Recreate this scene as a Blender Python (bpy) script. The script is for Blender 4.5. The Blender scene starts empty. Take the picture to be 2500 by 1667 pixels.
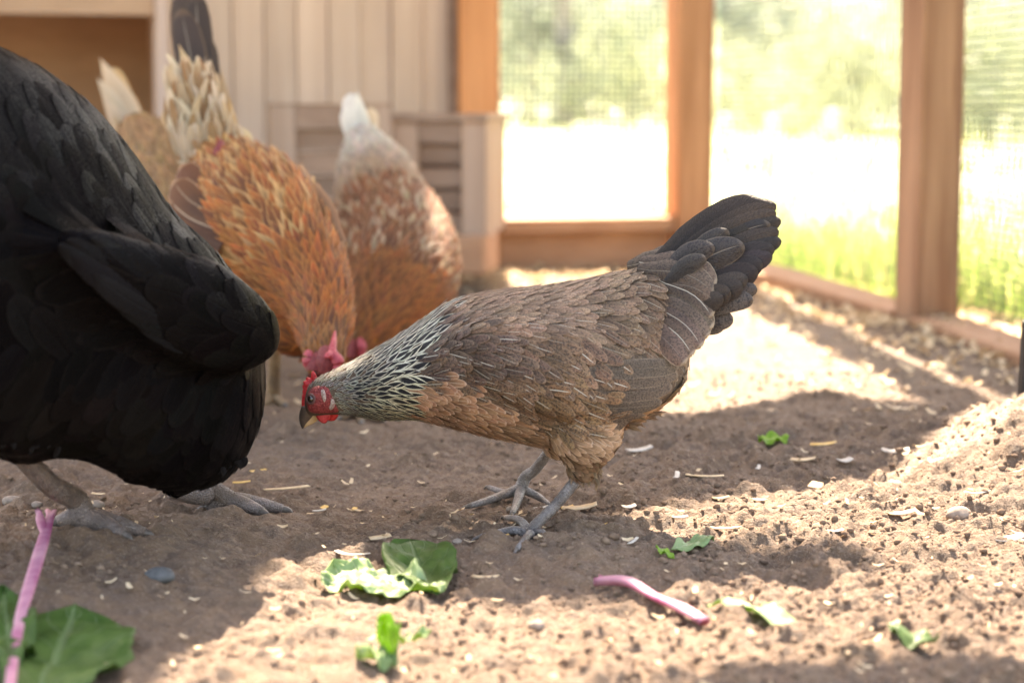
import bpy, bmesh, math, random
import numpy as np
from mathutils import Vector, Matrix
from mathutils.bvhtree import BVHTree

random.seed(7); rng = np.random.default_rng(7)
sc = bpy.context.scene
C = sc.collection
R = math.radians

# ------------------------------------------------------------------ camera, sky, sun, exposure
CAM_H, PITCH, FPX = 0.346, math.atan(0.118), 5000.0
cam_d = bpy.data.cameras.new('camera'); cam = bpy.data.objects.new('camera', cam_d); C.objects.link(cam)
cam.location = (0, 0, CAM_H); cam.rotation_euler = (math.pi/2 - PITCH, 0, 0)
cam_d.sensor_width = 36; cam_d.lens = 72; cam_d.clip_start = 0.05; cam_d.clip_end = 2000
cam_d.dof.use_dof = True; cam_d.dof.focus_distance = 1.685; cam_d.dof.aperture_fstop = 4.8
cam_d.dof.aperture_blades = 9
sc.camera = cam

SUN_EL, SUN_AZ = R(50), R(-4.5)          # azimuth from +Y, towards -X
w = bpy.data.worlds.new('World'); sc.world = w; w.use_nodes = True
nt = w.node_tree; bg = nt.nodes['Background']
sky = nt.nodes.new('ShaderNodeTexSky'); sky.sky_type = 'NISHITA'; sky.sun_disc = False
sky.sun_elevation = SUN_EL; sky.sun_rotation = SUN_AZ; sky.dust_density = 2.5; sky.air_density = 1.0; sky.ozone_density = 0.6
nt.links.new(sky.outputs[0], bg.inputs[0]); bg.inputs[1].default_value = 0.102
sd = bpy.data.lights.new('sun', 'SUN'); sd.energy = 5.0; sd.angle = R(0.53); sd.color = (1.0, 0.95, 0.88)
sun = bpy.data.objects.new('sun', sd); C.objects.link(sun)
to_sun = Vector((math.sin(SUN_AZ)*math.cos(SUN_EL), math.cos(SUN_AZ)*math.cos(SUN_EL), math.sin(SUN_EL)))
sun.rotation_euler = to_sun.to_track_quat('Z', 'Y').to_euler()
vs = sc.view_settings; vs.view_transform = 'Standard'; vs.look = 'None'; vs.exposure = 3.34; vs.gamma = 1.0
vs.use_white_balance = True; vs.white_balance_temperature = 8200; vs.white_balance_tint = 12
sc.cycles.max_bounces = 8; sc.cycles.transparent_max_bounces = 8; sc.cycles.use_denoising = True

# ------------------------------------------------------------------ helpers
cp, sp_ = math.cos(PITCH), math.sin(PITCH)
def ray(px, py):
    cx = (px-1250)/FPX; cy = -(py-833.5)/FPX
    return Vector((cx, cp+cy*sp_, -sp_+cy*cp))
def at(px, py, Y):
    d = ray(px, py); t = Y/d.y
    return Vector((d.x*t, Y, CAM_H+d.z*t))
def topx(P):
    x, y, z = P[0], P[1], P[2]-CAM_H
    dep = y*cp - z*sp_; u = y*sp_ + z*cp
    return 1250+FPX*x/dep, 833.5-FPX*u/dep

def _h(ix, iy, seed):
    n = (ix*374761393 + iy*668265263 + seed*1442695041) & 0xffffffff
    n = ((n ^ (n >> 13))*1274126177) & 0xffffffff
    return (n ^ (n >> 16)) & 0xffffffff
def perlin(x, y, seed=0):
    x = np.asarray(x, dtype=np.float64); y = np.asarray(y, dtype=np.float64)
    xi = np.floor(x).astype(np.int64); yi = np.floor(y).astype(np.int64)
    xf = x-xi; yf = y-yi
    u = xf*xf*xf*(xf*(xf*6-15)+10); v = yf*yf*yf*(yf*(yf*6-15)+10)
    def g(ix, iy, dx, dy):
        a = _h(ix, iy, seed).astype(np.float64)*(2*np.pi/4294967296.0)
        return np.cos(a)*dx+np.sin(a)*dy
    a = g(xi, yi, xf, yf); b = g(xi+1, yi, xf-1, yf); c = g(xi, yi+1, xf, yf-1); d = g(xi+1, yi+1, xf-1, yf-1)
    return ((a+(b-a)*u)+((c+(d-c)*u)-(a+(b-a)*u))*v)*1.5

def gz(x, y):
    x = np.asarray(x, dtype=np.float64); y = np.asarray(y, dtype=np.float64)
    near = np.clip((6.0-y)/3.0, 0, 1)
    z = 0.006*perlin(x/.3, y/.3, 1) + 0.0055*perlin(x/.10, y/.10, 2)
    z = z*near
    z = z + 0.058*np.exp(-(((x-.50)/.085)**2+((y-1.93)/.17)**2))
    z = z + 0.024*np.exp(-(((x+.36)/.11)**2+((y-1.50)/.13)**2))
    z = z + 0.007*np.exp(-(((x-.16)/.05)**2+((y-1.37)/.03)**2)) - 0.005*np.exp(-(((x-.2)/.09)**2+((y-1.52)/.05)**2))
    return z
def on_ground(px, py, lift=0.0):
    d = ray(px, py); z = 0.0
    for _ in range(6):
        t = (z-CAM_H)/d.z; x, y = d.x*t, d.y*t; z = float(gz(x, y))
    return Vector((x, y, z+lift+.6*float(fine_z(np.array([x]), np.array([y]))[0])))

def link(o, parent=None):
    C.objects.link(o)
    if parent: o.parent = parent
    return o
def tag(o, label=None, cat=None, group=None, kind=None):
    if label: o['label'] = label
    if cat: o['category'] = cat
    if group: o['group'] = group
    if kind: o['kind'] = kind
    return o
def empty(name, loc, label=None, cat=None, group=None):
    o = bpy.data.objects.new(name, None); o.location = loc; o.empty_display_size = .02; link(o)
    return tag(o, label, cat, group)
def mobj(name, V, F, mat, parent=None, smooth=True, uv=None, col=None, kind=None, origin=None):
    """V world coords; uv / col per vertex"""
    V = np.asarray(V, dtype=np.float32).reshape(-1, 3)
    off = np.zeros(3, dtype=np.float32)
    if parent is not None:
        p = parent
        while p is not None:
            off += np.array(p.location, dtype=np.float32); p = p.parent
    me = bpy.data.meshes.new(name)
    o = bpy.data.objects.new(name, me)
    if origin is not None:
        o.location = Vector(origin)-Vector(off.tolist()); off = np.array(origin, dtype=np.float32)
    V = V-off
    if isinstance(F, np.ndarray):
        n, k = F.shape
        me.vertices.add(len(V)); me.vertices.foreach_set('co', V.ravel())
        me.loops.add(n*k); me.loops.foreach_set('vertex_index', F.astype(np.int32).ravel())
        me.polygons.add(n); me.polygons.foreach_set('loop_start', np.arange(0, n*k, k, dtype=np.int32))
        me.update(calc_edges=True)
    else:
        me.from_pydata(V.tolist(), [], F)
    if smooth: me.polygons.foreach_set('use_smooth', np.ones(len(me.polygons), dtype=bool))
    if uv is not None:
        l = me.uv_layers.new(name='uv'); li = np.empty(len(me.loops), dtype=np.int32); me.loops.foreach_get('vertex_index', li)
        l.data.foreach_set('uv', np.asarray(uv, dtype=np.float32)[li].ravel())
    if col is not None:
        a = me.color_attributes.new('fcol', 'FLOAT_COLOR', 'POINT')
        c = np.ones((len(V), 4), dtype=np.float32); cc = np.asarray(col, dtype=np.float32); c[:, :cc.shape[1]] = cc; a.data.foreach_set('color', c.ravel())
    if mat: me.materials.append(mat)
    me.update()
    link(o, parent)
    if kind: o['kind'] = kind
    return o
def box_vf(c, ax, ay, az, bev=0.0):
    """box with centre c, half-axis vectors ax ay az, chamfered edges"""
    bm = bmesh.new(); bmesh.ops.create_cube(bm, size=2)
    L = [Vector(ax), Vector(ay), Vector(az)]
    for v in bm.verts:
        v.co = Vector(c)+L[0]*v.co.x+L[1]*v.co.y+L[2]*v.co.z
    if bev: bmesh.ops.bevel(bm, geom=list(bm.edges), offset=bev, segments=1, affect='EDGES')
    bm.verts.ensure_lookup_table()
    V = [v.co[:] for v in bm.verts]; F = [[v.index for v in f.verts] for f in bm.faces]; bm.free()
    return V, F
def box(name, c, ax, ay, az, mat, parent=None, bev=.003, origin=None):
    V, F = box_vf(c, ax, ay, az, bev)
    return mobj(name, V, F, mat, parent, smooth=False, origin=origin)
def catmull(P, n):
    P = np.asarray(P, dtype=float); m = len(P)
    Q = np.vstack([2*P[0]-P[1], P, 2*P[-1]-P[-2]])
    out = []
    for k in range(n):
        t = k/(n-1)*(m-1); i = min(int(t), m-2); f = t-i
        p0, p1, p2, p3 = Q[i], Q[i+1], Q[i+2], Q[i+3]
        out.append(.5*((2*p1)+(-p0+p2)*f+(2*p0-5*p1+4*p2-p3)*f*f+(-p0+3*p1-3*p2+p3)*f**3))
    return np.array(out)
def tube(P, rad, n=10, seg=8, up=Vector((0, 0, 1)), flat=None, cap=True):
    """smooth tapered tube through P; returns verts, quad/tri faces"""
    D = np.hstack([np.asarray([list(p) for p in P], dtype=float), np.asarray(rad, dtype=float).reshape(-1, 1)])
    D = catmull(D, n); V = []; F = []
    for i in range(n):
        a = D[max(i-1, 0)][:3]; b = D[min(i+1, n-1)][:3]; T = Vector(b-a).normalized()
        S = T.cross(up)
        S = S.normalized() if S.length > 1e-4 else T.orthogonal().normalized()
        U = S.cross(T); r = max(D[i][3], 1e-5)
        for k in range(seg):
            an = 2*math.pi*k/seg
            V.append((Vector(D[i][:3])+S*math.cos(an)*r+U*math.sin(an)*r*(flat or 1))[:])
    for i in range(n-1):
        for k in range(seg):
            F.append([i*seg+k, i*seg+(k+1) % seg, (i+1)*seg+(k+1) % seg, (i+1)*seg+k])
    if cap:
        F.append(list(range(seg))[::-1]); F.append([(n-1)*seg+k for k in range(seg)])
    return V, F
def merge(parts):
    V = []; F = []
    for v, f in parts:
        b = len(V); V += [tuple(x) for x in v]; F += [[i+b for i in q] for q in f]
    return V, F

# ------------------------------------------------------------------ material helper
class Mat:
    def __init__(s, name, rough=.8, spec=.3):
        s.m = bpy.data.materials.new(name); s.m.use_nodes = True; s.t = s.m.node_tree
        s.b = s.t.nodes['Principled BSDF']; s.b.inputs['Roughness'].default_value = rough
        s.b.inputs['Specular IOR Level'].default_value = spec
        s.out = s.t.nodes['Material Output']
    def N(s, typ, **kw):
        n = s.t.nodes.new('ShaderNode'+typ)
        for k, v in kw.items(): setattr(n, k, v)
        return n
    def L(s, a, b): s.t.links.new(a, b)
    def set(s, sock, v):
        if hasattr(v, 'is_linked') or hasattr(v, 'links'): s.L(v, sock)
        elif isinstance(v, (tuple, list)) and len(v) == 3 and sock.type == 'RGBA': sock.default_value = (*v, 1)
        else: sock.default_value = v
    def math(s, op, a, b=None, c=None, clamp=False):
        n = s.N('Math', operation=op); n.use_clamp = clamp
        s.set(n.inputs[0], a)
        if b is not None: s.set(n.inputs[1], b)
        if c is not None: s.set(n.inputs[2], c)
        return n.outputs[0]
    def mix(s, f, a, b, blend='MIX'):
        n = s.N('Mix', data_type='RGBA', blend_type=blend)
        s.set(n.inputs[0], f); s.set(n.inputs[6], a); s.set(n.inputs[7], b)
        return n.outputs[2]
    def coord(s, which='Object'): return s.N('TexCoord').outputs[which]
    def mapping(s, vec, scale=(1, 1, 1), rot=(0, 0, 0), loc=(0, 0, 0)):
        n = s.N('Mapping'); s.L(vec, n.inputs[0]); n.inputs[1].default_value = loc; n.inputs[2].default_value = rot; n.inputs[3].default_value = scale
        return n.outputs[0]
    def noise(s, vec, scale, detail=3, rough=.55, dist=0):
        n = s.N('TexNoise'); s.L(vec, n.inputs['Vector']); n.inputs['Scale'].default_value = scale; n.inputs['Detail'].default_value = detail
        n.inputs['Roughness'].default_value = rough; n.inputs['Distortion'].default_value = dist
        return n.outputs[0]
    def vor(s, vec, scale, feature='F1', out=0):
        n = s.N('TexVoronoi', feature=feature); s.L(vec, n.inputs['Vector']); n.inputs['Scale'].default_value = scale
        return n.outputs[out]
    def smooth(s, v, a, b, lo=0.0, hi=1.0):
        n = s.N('MapRange', interpolation_type='SMOOTHSTEP'); s.L(v, n.inputs[0])
        n.inputs[1].default_value = a; n.inputs[2].default_value = b; n.inputs[3].default_value = lo; n.inputs[4].default_value = hi
        return n.outputs[0]
    def bump(s, h, dist, strength=1.0):
        n = s.N('Bump'); n.inputs['Strength'].default_value = strength; n.inputs['Distance'].default_value = dist
        s.L(h, n.inputs['Height']); s.L(n.outputs[0], s.b.inputs['Normal']); return n.outputs[0]
    def color(s, c): s.set(s.b.inputs['Base Color'], c)
    def translucent(s, col, fac):
        tr = s.N('BsdfTranslucent'); s.set(tr.inputs[0], col)
        mx = s.N('MixShader'); mx.inputs[0].default_value = fac
        s.L(s.b.outputs[0], mx.inputs[1]); s.L(tr.outputs[0], mx.inputs[2]); s.L(mx.outputs[0], s.out.inputs[0])
    def attr(s, name='fcol'):
        n = s.N('Attribute'); n.attribute_name = name; return n.outputs['Color']

def wood_mat(name, c1, c2, grain_axis='z', scale=1.0, rough=.75):
    m = Mat(name, rough, .25); v = m.coord('Object')
    oi = m.N('ObjectInfo'); add = m.N('VectorMath', operation='ADD'); sc_ = m.N('VectorMath', operation='SCALE')
    cmb = m.N('CombineXYZ'); m.L(oi.outputs['Random'], cmb.inputs[0]); m.L(oi.outputs['Random'], cmb.inputs[1])
    m.L(cmb.outputs[0], sc_.inputs[0]); sc_.inputs[3].default_value = 7.0
    m.L(v, add.inputs[0]); m.L(sc_.outputs[0], add.inputs[1]); v = add.outputs[0]
    k = {'x': (1.5, 30, 30), 'y': (30, 1.5, 30), 'z': (30, 30, 1.5)}[grain_axis]
    g = m.noise(m.mapping(v, tuple(a*scale for a in k)), 1.0, 5, .6, .6)
    g2 = m.noise(m.mapping(v, tuple(a*scale*5 for a in k)), 1.0, 3, .6)
    f = m.math('ADD', m.math('MULTIPLY', g, .75), m.math('MULTIPLY', g2, .25))
    f = m.smooth(f, .3, .7)
    col = m.mix(f, c1, c2)
    big = m.noise(v, 2.2, 2, .5)
    col = m.mix(m.smooth(big, .35, .75, 0, .35), col, tuple(x*.55 for x in c1))
    rv = m.math('ADD', .86, m.math('MULTIPLY', oi.outputs['Random'], .28))
    hv = m.N('HueSaturation'); m.L(col, hv.inputs['Color']); m.L(rv, hv.inputs['Value'])
    m.color(hv.outputs[0]); m.bump(f, .0012, .6)
    return m.m

def feather_mat(name, edge=None, edge_w=.18, shaft=None, shaft_w=.07, stipple=0.0, stip_col=(.03, .02, .018), stripe=None, stripe_w=(.35, .62), barb=.25, rough=.62, spec=.35, trans=.18, tipfade=None, sheen=0.0, stip_scale=620, dark=.6, edge_a=.9):
    m = Mat(name, rough, spec)
    uv = m.coord('UV'); sep = m.N('SeparateXYZ'); m.L(uv, sep.inputs[0])
    t = m.math('ABSOLUTE', m.math('SUBTRACT', m.math('MULTIPLY', sep.outputs[0], 2.0), 1.0)); s = sep.outputs[1]
    ob = m.coord('Object')
    base = m.attr()
    wob = m.noise(ob, 260, 2)
    wobc = m.math('SUBTRACT', wob, .5)
    if stipple:
        st = m.noise(ob, stip_scale, 3, .7)
        base = m.mix(m.smooth(st, .46, .6, 0, stipple), base, stip_col)
    core = m.math('MULTIPLY', m.smooth(s, .45, .93, 1, 0), m.smooth(t, .35, .95, 1, .35))
    if dark: base = m.mix(m.math('MULTIPLY', core, dark), base, m.mix(.8, base, (0, 0, 0)))
    # barbs: fine diagonal lines leaving the shaft
    ph = m.math('SUBTRACT', m.math('MULTIPLY', s, 150.0), m.math('MULTIPLY', t, 38.0))
    ph = m.math('ADD', ph, m.math('MULTIPLY', wobc, 18.0))
    bl = m.math('MULTIPLY_ADD', m.math('SINE', ph), .5, .5)
    base = m.mix(m.math('MULTIPLY', bl, barb), base, m.mix(.62, base, (0, 0, 0)))
    if stripe:
        tt = m.math('ADD', t, m.math('MULTIPLY', wobc, .35))
        a = m.smooth(tt, stripe_w[0], stripe_w[1], 1, 0)
        a = m.math('MULTIPLY', a, m.smooth(s, .02, .25))
        base = m.mix(a, base, stripe)
    if edge:
        e1 = m.smooth(m.math('ADD', t, m.math('MULTIPLY', wobc, .12)), 1-edge_w, 1-edge_w*.45)
        e2 = m.smooth(s, 1-edge_w*.55, 1-edge_w*.2)
        e = m.math('MAXIMUM', e1, e2); e = m.math('MULTIPLY', e, m.smooth(s, .25, .6))
        ea = m.N('Attribute'); ea.attribute_name = 'fcol'
        e = m.math('MULTIPLY', e, m.math('MULTIPLY_ADD', m.math('FRACT', m.math('MULTIPLY', ea.outputs['Alpha'], 7.3)), .65, .35))
        base = m.mix(m.math('MULTIPLY', e, edge_a), base, edge)
    if tipfade:
        base = m.mix(m.smooth(s, tipfade[1], tipfade[2]), base, tipfade[0])
    if shaft:
        sh = m.smooth(t, shaft_w*.45, shaft_w, 1, 0)
        sh = m.math('MULTIPLY', sh, m.smooth(s, .97, .85))
        at_ = m.N('Attribute'); at_.attribute_name = 'fcol'
        sh = m.math('MULTIPLY', sh, m.smooth(at_.outputs['Alpha'], .25, .95, .05, 1.0))
        base = m.mix(m.math('MULTIPLY', sh, .9), base, shaft)
    m.color(base)
    m.bump(m.math('ADD', bl, m.math('MULTIPLY', m.smooth(t, 0, shaft_w*1.5, 1, 0), 2.0)), .0003, .5)
    if sheen:
        m.b.inputs['Sheen Weight'].default_value = sheen; m.b.inputs['Sheen Roughness'].default_value = .35
    if trans: m.translucent(base, trans)
    return m.m

# ------------------------------------------------------------------ materials
def soil_material():
    m = Mat('soil_and_turf', .75, .36)
    v = m.coord('Object')
    n1 = m.noise(v, 5, 3); n2 = m.noise(v, 60, 4, .65); n3 = m.noise(v, 420, 3, .7)
    c = m.mix(m.smooth(n1, .3, .7), (.145, .083, .046), (.198, .119, .070))
    c = m.mix(m.smooth(n2, .35, .7, 0, .75), c, (.12, .078, .055))
    c = m.mix(m.smooth(n3, .5, .72, 0, .8), c, (.29, .20, .14))
    c = m.mix(m.smooth(n3, .42, .3, 0, .55), c, (.10, .066, .047))
    # straw-coloured litter near the edges, then turf outside the run
    geo = m.N('NewGeometry'); sx = m.N('SeparateXYZ'); m.L(geo.outputs['Position'], sx.inputs[0])
    wob = m.math('MULTIPLY', m.math('SUBTRACT', m.noise(v, 9, 3), .5), .5)
    # distance outside the right fence line and the back fence line
    dr = m.math('ADD', m.math('SUBTRACT', m.math('MULTIPLY', sx.outputs[0], .965), m.math('MULTIPLY', m.math('SUBTRACT', 4.25, sx.outputs[1]), .263)), -.352)
    db = m.math('ADD', m.math('MULTIPLY', m.math('SUBTRACT', sx.outputs[0], .365), -.263), m.math('MULTIPLY', m.math('SUBTRACT', sx.outputs[1], 4.25), .965))
    d = m.math('ADD', m.math('MAXIMUM', dr, m.math('ADD', db, .12)), wob)
    g1 = m.noise(v, 1.1, 4, .6); g2 = m.noise(v, 14, 3)
    turf = m.mix(m.smooth(g1, .35, .65), (.38, .38, .25), (.50, .48, .37))
    turf = m.mix(m.smooth(g2, .4, .7, 0, .6), turf, (.25, .28, .12))
    c = m.mix(m.smooth(d, .05, .3), c, turf)
    m.color(c); m.bump(m.math('ADD', m.math('ADD', n3, m.math('MULTIPLY', m.noise(v, 900, 2), .5)), m.math('MULTIPLY', n2, 2)), .003, .9)
    return m.m
M = {}
M['soil'] = soil_material()
def simple(name, c1, c2, scale=40, rough=.8, spec=.3, bump=.0005, trans=0):
    m = Mat(name, rough, spec); v = m.coord('Object'); n = m.noise(v, scale, 4, .6)
    c = m.mix(m.smooth(n, .3, .7), c1, c2); m.color(c)
    if bump: m.bump(n, bump, .7)
    if trans: m.translucent(c, trans)
    return m.m
M['crumb'] = simple('soil_crumb', (.14, .09, .062), (.25, .168, .115), 90, 1, .1, .001)
M['pebble'] = simple('pebble_stone', (.20, .15, .115), (.34, .26, .2), 120, .85)
M['dark_pebble'] = simple('dark_pebble_stone', (.06, .057, .056), (.11, .105, .10), 150, .6)
M['shaving'] = simple('wood_shaving', (.55, .38, .22), (.72, .55, .36), 60, .8, .2, .0004, .15)
M['pale_shaving'] = simple('pale_shaving', (.50, .42, .34), (.72, .64, .55), 80, .75, .2, .0003, .2)
M['bedding'] = simple('pale_bedding', (.58, .40, .22), (.78, .60, .40), 60, .8, .2, .0004, .2)
M['yellow_shaving'] = simple('yellow_shaving', (.7, .42, .12), (.8, .55, .25), 80, .75, .2, .0003, .15)
M['wall_wood'] = wood_mat('coop_board', (.50, .345, .245), (.60, .435, .32), 'z')
M['trim_wood'] = wood_mat('coop_trim', (.56, .40, .31), (.66, .49, .40), 'z')
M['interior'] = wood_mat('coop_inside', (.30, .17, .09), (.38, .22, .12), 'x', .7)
M['lintel'] = wood_mat('lintel_wood', (.48, .29, .17), (.55, .35, .22), 'x')
M['orange_wood'] = wood_mat('cedar_post', (.50, .21, .085), (.62, .29, .13), 'z')
M['corner_wood'] = wood_mat('cedar_corner', (.36, .165, .08), (.56, .29, .16), 'z')
M['post_wood'] = wood_mat('fir_post', (.22, .105, .058), (.44, .25, .15), 'z', .8)
M['rail_wood'] = wood_mat('cedar_rail', (.40, .20, .11), (.52, .29, .17), 'x')
M['crate_wood'] = wood_mat('crate_wood', (.25, .155, .105), (.36, .235, .165), 'x')
M['crate_post'] = wood_mat('crate_post', (.38, .25, .175), (.48, .335, .245), 'z')
M['wire'] = simple('mesh_wire', (.05, .075, .05), (.09, .12, .085), 30, .5, .5, 0)
M['occluder'] = wood_mat('occluder_ply', (.3, .22, .15), (.4, .3, .2), 'x')  # plywood of the added overhead sun blockers
M['black_plastic'] = simple('black_plastic', (.012, .012, .013), (.02, .02, .022), 60, .45, .4)
M['white_paint'] = simple('white_paint', (.78, .78, .76), (.84, .84, .82), 20, .6, .3, 0)
M['stake'] = simple('stake_wood', (.35, .27, .2), (.45, .35, .26), 20, .8)
def leaf_tree(name, a, b, tr=.35):
    m = Mat(name, .6, .3); oi = m.coord('Object'); n = m.noise(oi, 1.5, 3); c = m.mix(m.smooth(n, .3, .7), a, b)
    c = m.mix(.6, c, m.mix(1.0, c, m.attr(), 'MULTIPLY')); m.color(c)
    m.translucent(m.mix(1.0, c, (1.12, 1.15, 1.0), 'MULTIPLY'), tr); return m.m
M['leaf_grey'] = leaf_tree('grey_green_leaf', (.21, .255, .215), (.31, .355, .30))
M['leaf_dark'] = leaf_tree('dark_green_leaf', (.12, .15, .12), (.19, .22, .17))
M['leaf_bright'] = leaf_tree('bright_leaf', (.38, .42, .28), (.50, .52, .38), .4)
M['bark'] = simple('bark', (.2, .18, .16), (.36, .33, .3), 8, .9)
m = Mat('grass_blade', .5, .4); c = m.attr(); m.color(c); m.translucent(m.mix(1.0, c, (1.3, 1.4, .9), 'MULTIPLY'), .4); M['grass'] = m.m

# hen materials
M['f_hackle'] = feather_mat('hackle_feather', stripe=(.008, .007, .008), stripe_w=(.54, .70), shaft=None, barb=.15, rough=.5, trans=.12)
M['f_crown'] = feather_mat('crown_feather', stripe=(.02, .017, .017), stripe_w=(.25, .7), barb=.1, trans=.1)
M['f_breast'] = feather_mat('breast_feather', edge=(.62, .43, .31), edge_w=.2, shaft=(.58, .45, .34), shaft_w=.10, stipple=.25, stip_col=(.16, .09, .055), trans=.15)
M['f_wing'] = feather_mat('wing_feather', edge=(.36, .25, .165), edge_w=.15, dark=.5, edge_a=.55, shaft=(.60, .55, .45), shaft_w=.11, stipple=.8, stip_col=(.045, .031, .026))
M['f_back'] = feather_mat('back_feather', edge=(.42, .29, .205), edge_w=.17, dark=.45, edge_a=.5, shaft=(.50, .42, .33), shaft_w=.08, stipple=.6, stip_col=(.06, .042, .035))
M['f_saddle'] = feather_mat('saddle_feather', edge=(.40, .30, .205), edge_w=.10, shaft=(.52, .46, .36), shaft_w=.05, stipple=.7, stip_col=(.045, .031, .026))
M['f_flank'] = feather_mat('flank_feather', stipple=.8, stip_col=(.05, .036, .03), barb=.3, edge=(.27, .20, .145), edge_w=.09, shaft=(.2, .15, .11), shaft_w=.04, stip_scale=700, dark=.35)
M['f_tail'] = feather_mat('tail_feather', edge=(.045, .034, .027), edge_w=.10, shaft=(.06, .05, .045), shaft_w=.04, stipple=.4, stip_col=(.012, .010, .010), rough=.5, spec=.18, trans=.05)
M['f_covert'] = feather_mat('tail_covert', edge=(.10, .073, .054), edge_w=.12, shaft=(.22, .18, .14), shaft_w=.05, stipple=.85, stip_col=(.018, .014, .014), trans=.05)
M['f_fluff'] = feather_mat('fluff_feather', barb=.3, stipple=.2, stip_col=(.18, .1, .06), trans=.3)
M['f_black'] = feather_mat('black_feather', edge=(.007, .0058, .0055), edge_w=.2, barb=.3, rough=.36, spec=.0, trans=.0, dark=.3)
nt_ = M['f_black'].node_tree; pb_ = nt_.nodes['Principled BSDF']; aa_ = nt_.nodes.new('ShaderNodeAttribute'); aa_.attribute_name = 'fcol'
mr_ = nt_.nodes.new('ShaderNodeMapRange'); mr_.interpolation_type = 'SMOOTHSTEP'; nt_.links.new(aa_.outputs['Alpha'], mr_.inputs[0])
for i_, v_ in enumerate((.3, 1.0, .004, .020)): mr_.inputs[i_+1].default_value = v_
nt_.links.new(mr_.outputs[0], pb_.inputs['Specular IOR Level']); pb_.inputs['Specular Tint'].default_value = (.55, .75, 1, 1)
M['f_buff'] = feather_mat('buff_feather', edge=(.56, .27, .085), edge_w=.3, shaft=(.26, .08, .018), shaft_w=.2, barb=.25, trans=.15)
M['f_neckbuff'] = feather_mat('buff_neck_feather', edge=(.44, .165, .036), edge_w=.3, barb=.35, shaft=(.16, .05, .015), shaft_w=.25, trans=.2)
M['f_cream'] = feather_mat('cream_feather', barb=.25, trans=.25, shaft=(.62, .45, .26), shaft_w=.08, dark=.3)
M['f_rust'] = feather_mat('rust_feather', edge=(.54, .33, .2), edge_w=.22, barb=.25, trans=.2)
M['f_darktip'] = feather_mat('dark_tail_feather', barb=.2, trans=.15, shaft=(.45, .35, .25), shaft_w=.07, edge=(.16, .09, .045), edge_w=.14)
M['f_brownwing'] = feather_mat('brown_wing_feather', barb=.2, trans=.2, shaft=(.6, .4, .24), shaft_w=.06, edge=(.45, .24, .12), edge_w=.12)
def skin(name, a, b, scale, bump=.0008, trans=.25, rough=.5):
    m = Mat(name, rough, .4); v = m.coord('Object'); n = m.noise(v, scale, 4, .65); p = m.vor(v, scale*1.3)
    c = m.mix(m.smooth(n, .35, .68), a, b); m.color(c); m.bump(m.math('ADD', n, p), bump, .8)
    m.translucent(m.mix(1.0, c, (1.4, .6, .5), 'MULTIPLY'), trans); return m.m
M['comb'] = skin('comb_red', (.50, .03, .035), (.62, .08, .075), 380, .0007, .35)
M['face'] = skin('face_red', (.15, .014, .016), (.30, .05, .042), 520, .0009, .05, .6)
M['pinkcomb'] = skin('comb_pink', (.42, .045, .055), (.55, .10, .11), 260, .0008, .2, .45)
M['earlobe'] = skin('earlobe_white', (.26, .15, .125), (.50, .40, .34), 900, .0006, .1)
M['beak'] = simple('beak_horn', (.05, .035, .028), (.12, .08, .055), 120, .4, .5, .0002)
M['beak_low'] = simple('beak_tan', (.42, .26, .12), (.52, .35, .19), 120, .45, .5, .0002)
M['eye'] = simple('eye_dark', (.012, .007, .005), (.03, .015, .008), 300, .06, .8, 0)
M['eyerim'] = simple('eye_rim', (.07, .03, .025), (.13, .06, .05), 600, .6, .3, .0003)
def scale_leg(name, a, b):
    m = Mat(name, .42, .5); v = m.coord('Object')
    d = m.vor(v, 420, 'DISTANCE_TO_EDGE'); n = m.noise(v, 90, 3)
    c = m.mix(m.smooth(n, .3, .7), a, b); c = m.mix(m.smooth(m.noise(v, 35, 3), .5, .68, 0, .7), c, (.16, .105, .07)); c = m.mix(m.smooth(d, .0, .12, .45, 0), c, tuple(x*.4 for x in a))
    m.color(c); m.bump(m.smooth(d, 0, .2), .0007, .9); return m.m
M['leg_grey'] = scale_leg('slate_leg', (.15, .122, .108), (.27, .23, .21))
M['leg_pink'] = scale_leg('pale_leg', (.13, .095, .08), (.24, .18, .155))
M['leg_tan'] = scale_leg('tan_leg', (.26, .15, .07), (.38, .24, .13))
M['claw'] = simple('claw', (.08, .06, .05), (.15, .12, .1), 200, .4)
M['under'] = simple('hen_skin_brown', (.08, .055, .04), (.13, .09, .065), 200, .9, .1)
M['under_black'] = simple('hen_skin_black', (.003, .0026, .003), (.005, .0042, .0042), 150, .8, .0)
M['under_buff'] = simple('hen_skin_buff', (.22, .07, .015), (.32, .11, .025), 150, .9, .1)
M['under_pale'] = simple('hen_skin_pale', (.40, .26, .16), (.5, .36, .24), 150, .9, .1)

# ------------------------------------------------------------------ ground
def axis(lo, hi, d0, lo_far, hi_far, growth):
    a = list(np.arange(lo, hi, d0)); d = d0; x = a[-1]
    while x < hi_far: d *= growth; x += d; a.append(x)
    d = d0; x = a[0]; pre = []
    while x > lo_far: d *= growth; x -= d; pre.append(x)
    return np.array(pre[::-1]+a)
gx = axis(-.46, .58, .0021, -400, 400, 1.16)
ys = [1.06]
while ys[-1] < 2.6: ys.append(ys[-1]+.0018*(ys[-1]/1.3)**1.5)
d = ys[-1]-ys[-2]
while ys[-1] < 900: d *= 1.06 if ys[-1] < 8 else 1.18; ys.append(ys[-1]+d)
pre = []; y = 1.06; d = .004
while y > -30: d *= 1.25; y -= d; pre.append(y)
gy = np.array(pre[::-1]+ys)
GX, GY = np.meshgrid(gx, gy)
x, y = GX.ravel(), GY.ravel()
fine = np.clip((2.55-y)/.45, 0, 1)*np.clip((1.2-np.abs(x))/.4, 0, 1)
loose = .85+.25*np.clip((x-.02)/.15, 0, 1)+.25*perlin(x/.15, y/.15, 33)
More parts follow.
